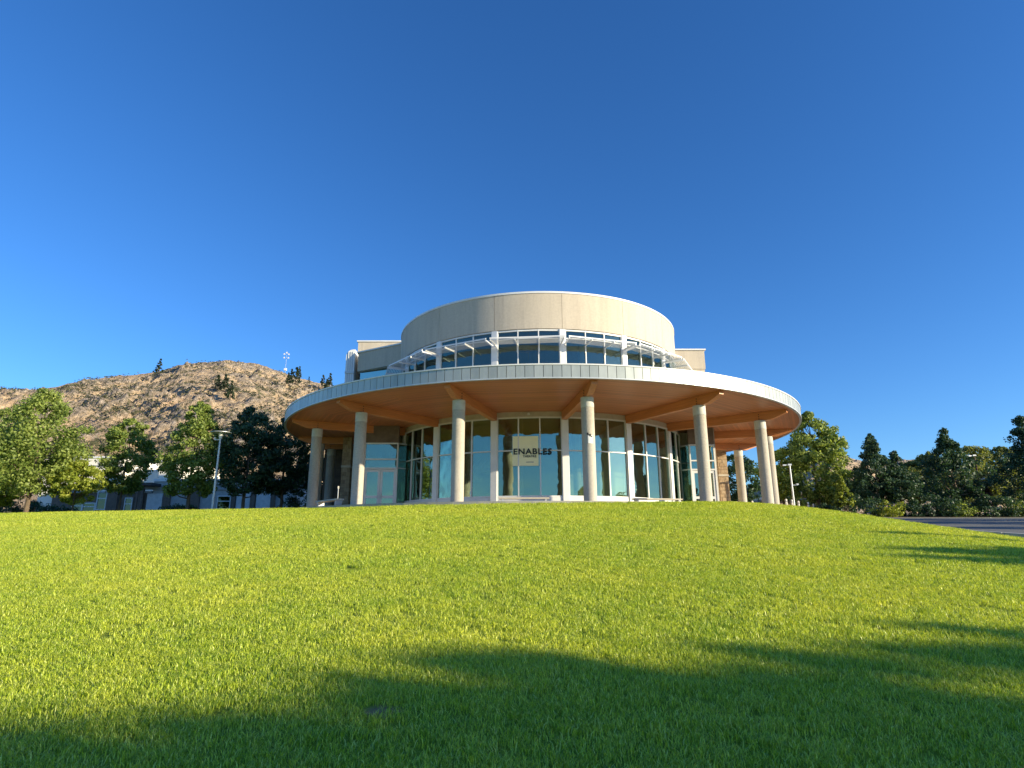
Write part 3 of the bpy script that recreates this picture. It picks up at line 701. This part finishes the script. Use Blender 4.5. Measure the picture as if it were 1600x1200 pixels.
# ------------------------------------------------------------------ lamp posts, bollards
def lamp(label, px, py_base, py_top, Y, zb=None, disc=.62, mat=M_silver):
    b = at(px, py_base, Y); z = hgt(b.x, Y) if zb is None else zb; h = at(px, py_top, Y).z - z
    r = thing('street_lamp', label, 'street lamp', (b.x, Y, z), 0, 'lamp posts round the theatre')
    part('base_plate', MB().lathe([(.16, 0), (.16, .04), (.11, .1)], 16), mat, r, True)
    part('pole', MB().tube((0, 0, .05), (0, 0, h - .25), .075, .055, 14), mat, r, True)
    if disc:
        part('lamp_head', MB().lathe([(.09, h - .42), (.11, h - .3), (.13, h - .08)], 16), M_white, r, True)
        part('lamp_shade', MB().lathe([(.12, h - .10), (disc, h - .055), (disc, h - .03), (.15, h)], 32), mat, r, True)
        m_ = MB(); m_.box((-.2, 0, h - .5), (.3, .05, .05)); m_.box((-.34, 0, h - .44), (.08, .12, .14)); part('floodlight', m_, M_white, r)
    else:
        m_ = MB(); m_.box((.0, 0, h - .2), (.26, .14, .12)); m_.box((-.22, 0, h - .22), (.4, .05, .05)); m_.box((-.42, 0, h - .24), (.22, .16, .1)); m_.box((.25, 0, h * .58), (.4, .05, .05)); m_.box((.42, 0, h * .58 + .06), (.16, .14, .1)); part('lamp_head', m_, M_silver, r)
    return r
lamp('tall grey lamp post with a disc shade before the left trees', 331, 800, 675, 38.5)
lamp('slim grey lamp post in front of the big tree right of the canopy', 1241, 790, 722, 47, disc=0)
lamp('brown lamp post among the right hand trees', 1537, 790, 708, 52, disc=0, mat=simple('rusty_brown', (.16, .07, .045), .7))
bl0 = None
for i, (px, Y) in enumerate(((1152, 45), (1176, 46.5), (1229, 45), (1238, 46.5), (1248, 48), (1263, 50), (1271, 53))):
    b = at(px, 790, Y); z = hgt(b.x, Y)
    if bl0 is None:
        bl0 = o = thing('bollard', '', 'bollard', group='bollards beside the right columns'); part('post', MB().lathe([(.075, 0), (.075, .98), (.04, 1.02)], 14), M_cream, o, True); part('band', MB().lathe([(.079, .8), (.079, .88)], 14), M_grey, o, True)
    else: o = copy_tree(bl0)
    zt = at(px, (784, 783, 780, 781, 783, 785, 788)[i], Y).z
    o.location = (b.x, Y, min(max(z, zt - 1.0), 2.4)); o['label'] = ['pale bollard between the stone pier and the back column', 'pale bollard just left of the large right column', 'first pale bollard right of the rightmost column', 'second pale bollard right of the rightmost column', 'third pale bollard right of the rightmost column, past the lamp', 'fourth pale bollard right of the rightmost column', 'last pale bollard of the row, nearest the green shrub'][i]

# ------------------------------------------------------------------ buildings beyond
def wallbox(name, root, x0, x1, y0, y1, z0, z1, mat, ox, oy, oz): return part(name, MB().box(((x0 + x1) / 2 - ox, (y0 + y1) / 2 - oy, (z0 + z1) / 2 - oz), (x1 - x0, y1 - y0, z1 - z0)), mat, root)
GZ = 1.5
sb = thing('school_building', 'low cream building with brown piers behind the left trees', 'building', (-34, 70, GZ))
o_ = (-34, 70, GZ)
def X_(px, Y, py=770): return at(px, py, Y).x
def Z_(py, Y, px=200): return at(px, py, Y).z
for a_, b_, t_ in ((60, 186, 716), (186, 244, 737), (244, 273, 722)):
    y_ = 73 if a_ != 186 else 74
    wallbox('wall', sb, X_(a_, y_) + .01, X_(b_, y_) - .01, y_, 84, GZ, Z_(t_, y_), M_cream, *o_)
    wallbox('coping', sb, X_(a_, y_), X_(b_, y_), y_ - .1, 84.1, Z_(t_, y_) + .003, Z_(t_ - 3, y_), M_white, *o_)
    if a_ != 186: wallbox('trim_band', sb, X_(a_, y_) + .02, X_(b_, y_) - .02, y_ - .06, y_ - .004, Z_(t_ + 13, y_), Z_(t_ + 11, y_), M_grey, *o_)
wallbox('wall', sb, X_(80, 68), X_(236, 68), 68.3, 72.85, GZ, Z_(770, 68), M_brown, *o_)
wallbox('wall', sb, X_(236, 68) + .01, X_(460, 68), 68.3, 72.85, GZ, Z_(752, 68), simple('grey_render', (.42, .41, .38), .85), *o_)
wallbox('coping', sb, X_(78, 68), X_(235, 68), 68.15, 72.88, Z_(770, 68) + .003, Z_(767, 68), M_grey, *o_)
wallbox('coping', sb, X_(236, 68), X_(462, 68), 68.15, 72.88, Z_(752, 68) + .003, Z_(748, 68), M_white, *o_)
for a_, b_ in ((168, 184), (212, 224), (256, 266), (296, 312), (362, 368), (392, 399), (424, 430)):
    wallbox('pier', sb, X_(a_, 68), X_(b_, 68), 68.05, 68.3, GZ, Z_(762, 68), M_brown, *o_)
wallbox('trim_band', sb, X_(80, 68), X_(460, 68), 68.12, 68.3, Z_(765, 68) + .004, Z_(759, 68), M_grey, *o_)
M_teal = m_glass('teal_glass', .12, (.12, .25, .24))
for a_, b_, t_, bt in ((114, 130, 784, 800), (131, 150, 786, 800), (152, 166, 767, 796), (196, 207, 778, 801), (340, 360, 775, 795)):
    x0, x1 = X_(a_, 68), X_(b_, 68); z1_, z0_ = Z_(t_, 68), max(Z_(bt, 68), GZ + .1); f = MB()
    f.box(((x0 + x1) / 2 + 34, -1.8, z1_ - GZ), (x1 - x0, .12, .1)); f.box(((x0 + x1) / 2 + 34, -1.8, z0_ - GZ), (x1 - x0, .12, .1)); f.box(((x0 + x1) / 2 + 34, -1.8, (z0_ * .4 + z1_ * .6) - GZ), (x1 - x0 - .1, .1, .08))
    for xx in (x0, x1): f.box((xx + 34, -1.8, (z0_ + z1_) / 2 - GZ), (.09, .13, z1_ - z0_ + .1))
    f = part('window', f, M_white, sb); part('pane', MB().box(((x0 + x1) / 2 + 34, -1.78, (z0_ + z1_) / 2 - GZ), (x1 - x0 - .1, .02, z1_ - z0_ - .1)), M_teal, f)
for a_, b_ in ((230, 254), (370, 391), (401, 423)): wallbox('shutter_panel', sb, X_(a_, 68), X_(b_, 68), 68.1, 68.29, GZ + .1, Z_(771, 68), simple('pale_panel', (.62, .62, .60), .6), *o_)
wallbox('door_canopy', sb, X_(208, 67), X_(242, 67), 66.2, 68.04, Z_(759, 67), Z_(755, 67), M_dark, *o_)
for a_ in (214, 221): wallbox('canopy_post', sb, X_(a_, 66.4), X_(a_, 66.4) + .16, 66.3, 66.46, GZ, Z_(759, 67), M_brown, *o_)
# pavilion on the right with a thin curved roof
pb = at(1243, 792, 70); pz = 2.3
pv = thing('pavilion', 'low beige pavilion with a curved roof behind the right bollards', 'building', (pb.x, 70, pz))
m_ = MB(); vs = []; 
for i in range(13):
    x = -4.2 + 8.4 * i / 12; z = 2.55 - .5 * (x / 4.2) ** 2
    for y_, dz in ((-2.5, 0), (2.5, 0), (2.5, .16), (-2.5, .16)): vs.append((x, y_, z + dz))
m_.add(vs, [(0, 1, 2, 3), (51, 50, 49, 48)] + [(4 * i + k, 4 * i + 4 + k, 4 * i + 4 + (k + 1) % 4, 4 * i + (k + 1) % 4) for i in range(12) for k in range(4)])
part('roof', m_, M_cream, pv); part('wall', MB().box((0, .5, 1.0), (6.6, 3.2, 2.0)), simple('weathered_wall', (.28, .23, .17), .9), pv)
for x in (-3.6, -1.2, 1.2, 3.6): part('post', MB().box((x, -2.2, 1.0), (.14, .14, 2.1)), M_brown, pv)
# antenna mast on the hill
ap_ = at(445.5, 582, 1); k_ = 462 / hypot(ap_.x, 1); ax, ay = ap_.x * k_, k_; az = hill_z(ax, ay) - 2; tt = at(445.5, 549, ay).z - az
M_mast = M_silver
an = thing('antenna_mast', 'slim white antenna mast on the hill crest', 'mast', (ax, ay, az))
part('pole', MB().tube((0, 0, 0), (0, 0, tt), .14, .09, 8), M_silver, an)
for dx, dz in ((-1.6, -2.2), (1.7, -2.4), (-1.5, -5.0), (1.6, -5.2), (.1, -1.2)):
    part('dish', MB().tube((dx, -.6, tt + dz), (dx, .3, tt + dz), .6, .42, 14), M_white, an)
part('antenna_box', MB().box((0, 0, tt - 14), (1.8, 1.2, 1.6)), M_white, an)

# ------------------------------------------------------------------ trees
G1 = 'trees on the left of the theatre'
tree_at('pear_tree', 'green tree cut by the left photo edge', 14, 640, 47, 120, 765, M_leaf, n=13500, leaf=.105, seed=11, group=G1, k=150)
tree_at('pear_tree', 'tallest full green tree on the left with a pale forked trunk', 76, 611, 43, 150, 768, M_leaf, n=22500, leaf=.105, seed=12, group=G1, k=210, trunk=.17, rag=.1)
tree_at('young_maple', 'low yellow green tree right of the tallest left tree', 126, 722, 43.5, 72, 785, M_leafy, prof='round', n=7800, leaf=.105, seed=13, group=G1, trunk=.08)
tree_at('young_maple', 'yellow green bush tree at the far left photo edge', 2, 762, 45, 50, 790, M_leafy, prof='round', n=3750, leaf=.105, seed=14, group=G1, trunk=.08)
tree_at('pear_tree', 'oval tree with its lower half in shade, before the cream building', 208, 653, 47.2, 84, 768, M_leaf, prof='oval', n=14250, leaf=.105, seed=15, group=G1, trunk=.10, k=140)
tree_at('pear_tree', 'tree behind the disc lamp post, lit on its left side', 314, 630, 44, 104, 775, M_leaf, prof='pear', n=16500, leaf=.105, seed=16, group=G1, k=150)
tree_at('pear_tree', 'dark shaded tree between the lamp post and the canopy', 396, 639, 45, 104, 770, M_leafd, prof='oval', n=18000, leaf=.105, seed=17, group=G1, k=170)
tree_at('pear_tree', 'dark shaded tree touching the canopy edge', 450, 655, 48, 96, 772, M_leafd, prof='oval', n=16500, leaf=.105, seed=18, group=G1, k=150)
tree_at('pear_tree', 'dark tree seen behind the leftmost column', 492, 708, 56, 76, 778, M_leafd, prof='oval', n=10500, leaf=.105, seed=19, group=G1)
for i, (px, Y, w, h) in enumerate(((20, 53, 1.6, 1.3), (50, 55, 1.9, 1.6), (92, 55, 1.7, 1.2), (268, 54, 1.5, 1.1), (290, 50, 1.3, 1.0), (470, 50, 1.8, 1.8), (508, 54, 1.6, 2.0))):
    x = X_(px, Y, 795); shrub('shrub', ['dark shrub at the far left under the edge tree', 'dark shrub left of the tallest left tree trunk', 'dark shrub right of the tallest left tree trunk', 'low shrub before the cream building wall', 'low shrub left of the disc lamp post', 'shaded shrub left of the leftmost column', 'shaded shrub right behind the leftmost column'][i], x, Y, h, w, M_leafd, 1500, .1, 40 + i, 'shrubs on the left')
G2 = 'trees on the right of the theatre'
tree_at('broadleaf_tree', 'large light green tree right of the canopy', 1262, 643, 56, 108, 790, M_leaf, prof='pear', n=21000, leaf=.14, seed=21, group=G2, k=170, trunk=.18, rag=.2)
tree_at('broadleaf_tree', 'light green tree seen between the right columns', 1216, 700, 60, 70, 780, M_leafy, prof='oval', n=7000, leaf=.14, seed=22, group=G2)
tree_at('broadleaf_tree', 'dark tree seen through the gap beside the stone pier', 1150, 712, 66, 80, 785, M_leafd, prof='round', n=7000, leaf=.14, seed=23, group=G2)
tree_at('broadleaf_tree', 'small bright green tree at the lawn crest right of the bollards', 1314, 745, 49, 34, 792, M_leafy, prof='cone', n=2800, leaf=.10, seed=24, group=G2, trunk=.07)
tree_at('hornbeam_tree', 'dark pointed tree with a ragged tip, first right of the light green tree', 1358, 677, 51, 78, 784, M_leafd, prof='spire', n=12000, leaf=.10, seed=25, group=G2, k=170, rag=.25)
tree_at('hornbeam_tree', 'shorter dark tree leaning on the right side of the first pointed tree', 1396, 706, 50.5, 66, 786, M_leafd, prof='spire', n=9000, leaf=.10, seed=26, group=G2, k=140, rag=.22)
tree_at('hornbeam_tree', 'dark wide pointed tree in the middle of the right hand group', 1474, 669, 52, 96, 790, M_leafd, prof='spire', n=14000, leaf=.105, seed=27, group=G2, k=190, rag=.25)
tree_at('hornbeam_tree', 'tall dark pointed tree cut by the right photo edge', 1592, 650, 52, 110, 794, M_leafd, prof='spire', n=14000, leaf=.105, seed=28, group=G2, k=190, rag=.25)
tree_at('hornbeam_tree', 'dark tree just outside the right photo edge', 1668, 660, 50, 110, 794, M_leafd, prof='spire', n=12000, leaf=.105, seed=29, group=G2, k=190, rag=.25)
tree_at('broadleaf_tree', 'rounded olive green tree behind the wide pointed tree', 1512, 700, 64, 84, 790, M_leafo, prof='round', n=9000, leaf=.14, seed=30, group=G2)
tree_at('broadleaf_tree', 'rounded olive tree behind the brown lamp post', 1556, 700, 70, 76, 785, M_leafo, prof='round', n=8000, leaf=.18, seed=31, group=G2)
tree_at('broadleaf_tree', 'olive tree in the gap between the pointed trees', 1424, 722, 66, 60, 785, M_leafo, prof='round', n=7000, leaf=.16, seed=32, group=G2)
tree_at('broadleaf_tree', 'small round olive tree left of the wide pointed tree', 1448, 708, 72, 56, 780, M_leafo, prof='round', n=6000, leaf=.18, seed=33, group=G2)
tree_at('broadleaf_tree', 'dark low tree behind the first pointed tree', 1328, 738, 60, 60, 786, M_leafd, prof='round', n=6000, leaf=.15, seed=34, group=G2)
tree_at('red_leaf_tree', 'small reddish tree at the foot of the brown lamp post', 1535, 752, 53, 30, 790, M_red, prof='cone', n=2500, leaf=.10, seed=35, group=G2, trunk=.06)
lab = ['low shrub at the lawn crest below the light green tree', 'low shrub left below the first pointed tree', 'low shrub under the first pointed tree', 'low pale shrub under the shorter dark tree', 'low shrub right of the shorter dark tree', 'low shrub left of the wide pointed tree', 'low shrub under the wide pointed tree', 'low shrub right of the wide pointed tree', 'low shrub left of the brown lamp post', 'low shrub right of the brown lamp post', 'low shrub under the rightmost tree', 'low shrub at the right photo edge']
for i, px in enumerate((1290, 1326, 1352, 1386, 1418, 1446, 1474, 1500, 1524, 1550, 1576, 1600)):
    Y = 49.0 + (i % 3) * .4; shrub('shrub', lab[i], X_(px, Y, 797), Y, .9 + .25 * ((i * 7) % 4), 1.15 + .2 * (i % 3), (M_leafd, M_leafd, M_leafd, M_leaf)[i % 4] if i != 3 else M_leafy, 1500, .085, 60 + i, 'shrubs along the far kerb')
# trees outside the frame that throw the lawn shadows and stand in the window reflections
def shade_tree(tipx, tipy, h, rad, label, seed, prof='oval', L=None):
    # the tip of the shadow falls on the lawn at (tipx, tipy)
    zt = hgt(tipx, tipy); t = math.tan(SUN_E); L = 30
    for _ in range(20):
        bx, by = tipx + sin(SUN_A) * L, tipy - cos(SUN_A) * L; L = (hgt(bx, by) + h - zt) / t
    return tree('shade_tree', label, bx, by, h, rad, h * .18, M_leafd, prof, n=5200, leaf=.2, trunk=.16, group='trees right of and behind the camera', seed=seed, k=130, rag=.3)
def ground_at(px, py):
    d = at(px, py, 1.0); lo = 1.0
    for k in range(4000):
        t = lo + k * .02
        if d.z * t < hgt(d.x * t, t): break
    return d.x * t, t
for px, py, h, rad, lb, prof in (
    (660, 1025, 8.5, 1.8, 'tree behind the camera whose shadow tip falls in the near lawn', 'pear'), (1080, 1000, 9.0, 2.0, 'tree behind the camera shading the right of the near lawn', 'pear'),
    (480, 1130, 9.5, 2.6, 'tree behind the camera shading the lower left of the lawn', 'oval'), (-80, 1175, 10, 3.0, 'tree behind the camera shading the bottom left corner of the lawn', 'oval'),
    (540, 1078, 9.0, 1.8, 'third tree behind the camera shading the lower middle of the lawn', 'pear'), (90, 1125, 9.0, 1.9, 'second tree behind the camera shading the lower left of the lawn', 'pear'), (860, 1090, 9.5, 2.6, 'broad tree behind the camera shading the middle of the near lawn', 'oval'),
    (1340, 975, 8.0, 1.0, 'slim tree right of the camera casting a faint streak', 'cone'),
    (1400, 858, 7.5, 2.1, 'slim tree right of the frame shading the far right lawn', 'pear'), (1375, 833, 6.0, .45, 'slimmer tree right of the frame shading the right lawn crest', 'cone'), (1450, 872, 8.5, 2.0, 'tree right of the frame casting the lower streak on the right lawn', 'pear')):
    gx, gy = ground_at(px, py)
    shade_tree(gx, gy, h, rad, lb, 71 + int(px) % 97, prof)
shade_tree(19, 27, 7, 3.0, 'tree right of the frame shading the car park', 77)
shade_tree(20, 36, 8, 3.5, 'tree right of the frame shading the far car park', 78)
shade_tree(24, 43, 8.5, 3.5, 'tree right of the frame shading the car park edge', 79)
for i, (x, y, h, rd) in enumerate(((-24, -30, 8, 4.2), (-13, -36, 6.5, 3.8), (-2, -42, 6, 4.2), (8, -38, 6, 3.2), (19, -44, 8, 4.6), (-36, -22, 10, 4.6))):
    tree('shade_tree', ['tree far behind the camera on the left', 'second tree far behind the camera', 'tree straight behind the camera', 'low tree behind the camera', 'tree far behind the camera on the right', 'leftmost tree far behind the camera'][i], x, y, h, rd, 1.2, M_leafd, 'round', n=4500, leaf=.25, trunk=.2, group='trees behind the camera', seed=90 + i)
# pines and scrub on the hill
pm = None
def pine_mesh(seed):
    rnd = np.random.default_rng(seed); P, d, cc = crown_pts(1.0, 9.5, 2.1, 'cone', 700, rnd, .4, 40, .25); return leaves(P, .42, rnd, d * .5)
PM = [np_mesh('crown', *pine_mesh(s), M_pine) for s in (1, 2, 3)]; PT = MB().tube((0, 0, -1), (0, 0, 7), .22, .08, 6).mesh('trunk', M_bark)
pines = [(247, 588, 'lone pine on the skyline left of the summit', 1.1), (350, 617, 'pine in the dark gully below the summit', .9), (338, 612, 'pine left of the gully below the summit', .8), (358, 625, 'lower pine in the gully below the summit', .9), (454, 600, 'pine below the mast, left of a pair', 1.0), (461, 603, 'pine below the mast, right of a pair', 1.1), (467, 590, 'pine standing on the skyline right of the mast', 1.0), (448, 606, 'lower pine below the mast', .9), (502, 607, 'small pine on the skyline near the canopy edge', .9), (514, 611, 'larger pine on the skyline next to the canopy edge', 1.2), (508, 612, 'pine between the two skyline pines near the canopy', .9), (482, 598, 'tiny pine on the skyline between mast and canopy', .5)]
A_, D_, Z_h = HG
for i, (px, py, lb, s) in enumerate(pines):
    d = at(px, py, 1.0); phi = math.atan2(d.x, 1.0); ra = d.z / hypot(d.x, 1); j = int(np.searchsorted(A_, phi)); rr_ = Z_h[:, j] / D_
    k = np.argmax(rr_[:200] > ra) if (rr_[:200] > ra).any() else int(np.argmax(rr_[:200]))
    dd = D_[k]; o = thing('pine_tree', lb, 'tree', (math.sin(A_[j]) * dd, math.cos(A_[j]) * dd, Z_h[k, j] - .4), random.uniform(0, 6), 'pines on the rocky hill')
    inst('crown', PM[i % 3], o); inst('trunk', PT, o); o.scale = (s, s, s)
rs = np.random.default_rng(5); n = 15000
ph = rs.uniform(A_[0], A_[-1], n * 3); dd = rs.uniform(165, 452, n * 3); xx, yy_ = np.sin(ph) * dd, np.cos(ph) * dd
m_ok = fbm(xx / 35, yy_ / 35, 3) + rs.normal(0, .18, n * 3) > .12; ph, dd = ph[m_ok][:n], dd[m_ok][:n]
jj = np.clip(np.searchsorted(A_, ph), 0, len(A_) - 1); kk = np.clip(np.searchsorted(D_, dd), 0, len(D_) - 1); zz = Z_h[kk, jj]
C = np.stack([np.sin(ph) * dd, np.cos(ph) * dd, zz + .2], 1); sz = rs.uniform(.4, 1.25, len(C)) ** 1.3
sz *= .5
C = np.repeat(C, 5, 0) + rs.normal(0, 1, (len(C) * 5, 3)) * np.repeat(sz, 5)[:, None] * np.array([.9, .9, .5]) + np.array([0, 0, .4])
V, Q = leaves(C, 0.40, rs); so = link(bpy.data.objects.new('scrub', np_mesh('scrub', V, Q, M_scrub))); so['kind'] = 'stuff'; tag(so, 'grey green sage scrub scattered over the rocky hill', 'scrub')

# ------------------------------------------------------------------ grass: tufts of blades on the lawn
def m_blade():
    m = new_mat('grass_blades'); n = N(m); oi = n.n('ShaderNodeObjectInfo'); g = n.n('ShaderNodeNewGeometry')
    a = n.ramp(g.outputs['Random Per Island'], [(0, (.05, .11, .008)), (.3, (.26, .38, .02)), (.6, (.66, .75, .06)), (.85, (.90, .93, .16)), (1, (.92, .95, .45))])
    b = n.ramp(n.noise(.30, 5, n.world()), [(.38, (.28, .46, .04)), (.62, (.76, .75, .10))])
    b2 = n.ramp(n.noise(2.2, 4, n.world()), [(.36, (.22, .36, .03)), (.64, (.72, .70, .10))])
    col = n.mix(.28, a, b); col = n.mix(.2, col, b2)
    d = n.n('ShaderNodeBsdfPrincipled'); n.l(col, d.inputs['Base Color']); d.inputs['Roughness'].default_value = .38; d.inputs['Specular IOR Level'].default_value = .38
    t = n.n('ShaderNodeBsdfTranslucent'); n.l(n.mix(1, col, (1.5, 1.45, .6), 'MULTIPLY'), t.inputs[0])
    mx = n.n('ShaderNodeMixShader'); mx.inputs[0].default_value = .3
    n.l(d.outputs[0], mx.inputs[1]); n.l(t.outputs[0], mx.inputs[2]); n.l(mx.outputs[0], n.out.inputs[0]); return m
M_blade = m_blade()
def tuft(seed, nb=46):
    r_ = np.random.default_rng(seed); V = []; Fq = []
    for b in range(nb):
        rr_ = .10 * math.sqrt(r_.uniform()); th = r_.uniform(0, 2 * pi); x, y = rr_ * cos(th), rr_ * sin(th)
        h = r_.uniform(.016, .050); w = r_.uniform(.0014, .0030); ld = r_.uniform(0, 2 * pi); ln = r_.uniform(.3, 1.5) * h
        fd = ld + pi / 2 + r_.uniform(-.5, .5); wx, wy = cos(fd) * w, sin(fd) * w; lx, ly = cos(ld) * ln, sin(ld) * ln
        k = len(V); V += [(x - wx, y - wy, -.01), (x + wx, y + wy, -.01), (x + wx + lx * .35, y + wy + ly * .35, h * .62), (x - wx + lx * .35, y - wy + ly * .35, h * .62), (x + lx, y + ly, h)]
        Fq += [(k, k + 1, k + 2, k + 3), (k + 3, k + 2, k + 4)]
    return V, Fq
VV = []; FF = []; tv = []
NT = 5
for s in range(NT):
    V, Fq = tuft(s); k = len(VV); VV += V; FF += [tuple(i + k for i in f) for f in Fq]; tv += [s] * len(V)
def pts_band(y0, y1, dens, sc, xmin=-44, xmax=15.8):
    n = int((xmax - xmin) * (y1 - y0) * dens); x = rs.uniform(xmin, xmax, n); y = rs.uniform(y0, y1, n)
    k = (np.abs(x + .1 - (x > 0) * .2) < y * 1.0 + 9) & (rdisc(x, y) > 17.98) & ~((x > 0) & (y > 43)); x, y = x[k], y[k]
    return np.stack([x, y, terrain(x, y)], 1), np.full(len(x), sc)
bands = [pts_band(-3, 2.6, 90, 1.1, -10, 12), pts_band(2.6, 6, 230, .92, -12, 13), pts_band(6, 10, 150, 1.0, -17, 15.8), pts_band(10, 15, 90, 1.15, -22, 15.8), pts_band(15, 22, 52, 1.35, -30), pts_band(22, 30, 26, 1.7, -34), pts_band(30, 44, 12, 1.9)]
P = np.concatenate([b[0] for b in bands]); S = np.concatenate([b[1] for b in bands]) * rs.uniform(.8, 1.2, sum(len(b[1]) for b in bands))
S *= 1 + .22 * fbm(P[:, 0] * .9, P[:, 1] * .9, 3)
# a small bare patch in the near lawn
bpz = at(600, 1112, 1); tt_ = 1.6 / (-bpz.z + .118); bx_, by_ = ground_at(600, 1112); M_lawn.node_tree.nodes['spot'].inputs[1].default_value = (bx_, by_, hgt(bx_, by_))
kp = (np.hypot((P[:, 0] - bx_) / .13, (P[:, 1] - by_) / .10) > 1 + rs.normal(0, .25, len(P))); P, S = P[kp], S[kp]
print('tufts', len(P))
nv = len(VV); allV = VV + [tuple(p) for p in P]
me = bpy.data.meshes.new('grass'); me.from_pydata(allV, [], FF); me.materials.append(M_blade)
def attr(nm, ty, vals): a = me.attributes.new(nm, ty, 'POINT'); a.data.foreach_set('value', vals)
attr('variant', 'INT', np.array(tv + list(rs.integers(0, NT, len(P))), np.int32)); attr('is_point', 'BOOLEAN', np.array([False] * nv + [True] * len(P)))
attr('size', 'FLOAT', np.array([1.0] * nv + list(S), np.float32)); attr('spin', 'FLOAT', np.array([0.0] * nv + list(rs.uniform(0, 6.28, len(P))), np.float32))
go = link(bpy.data.objects.new('grass', me)); go['kind'] = 'stuff'; tag(go, 'short mown green grass blades covering the sloping lawn', 'grass')
ng = bpy.data.node_groups.new('grass_tufts', 'GeometryNodeTree')
ng.interface.new_socket('Geometry', in_out='INPUT', socket_type='NodeSocketGeometry'); ng.interface.new_socket('Geometry', in_out='OUTPUT', socket_type='NodeSocketGeometry')
gi = ng.nodes.new('NodeGroupInput'); gout = ng.nodes.new('NodeGroupOutput')
def named(nm, ty): x = ng.nodes.new('GeometryNodeInputNamedAttribute'); x.data_type = ty; x.inputs[0].default_value = nm; return x.outputs['Attribute']
sp = ng.nodes.new('GeometryNodeSeparateGeometry'); sp.domain = 'POINT'; ng.links.new(gi.outputs[0], sp.inputs[0]); ng.links.new(named('is_point', 'BOOLEAN'), sp.inputs[1])
jn = ng.nodes.new('GeometryNodeJoinGeometry'); cmb = ng.nodes.new('ShaderNodeCombineXYZ'); ng.links.new(named('spin', 'FLOAT'), cmb.inputs[2])
for s in range(NT):
    cm = ng.nodes.new('FunctionNodeCompare'); cm.data_type = 'INT'; cm.operation = 'EQUAL'; ng.links.new(named('variant', 'INT'), cm.inputs[2]); cm.inputs[3].default_value = s
    s2 = ng.nodes.new('GeometryNodeSeparateGeometry'); s2.domain = 'POINT'; ng.links.new(sp.outputs[1], s2.inputs[0]); ng.links.new(cm.outputs[0], s2.inputs[1])
    ip = ng.nodes.new('GeometryNodeInstanceOnPoints'); ng.links.new(sp.outputs[0], ip.inputs['Points']); ng.links.new(cm.outputs[0], ip.inputs['Selection']); ng.links.new(s2.outputs[0], ip.inputs['Instance'])
    ng.links.new(cmb.outputs[0], ip.inputs['Rotation']); ng.links.new(named('size', 'FLOAT'), ip.inputs['Scale']); ng.links.new(ip.outputs[0], jn.inputs[0])
ng.links.new(jn.outputs[0], gout.inputs[0])
md = go.modifiers.new('tufts', 'NODES'); md.node_group = ng
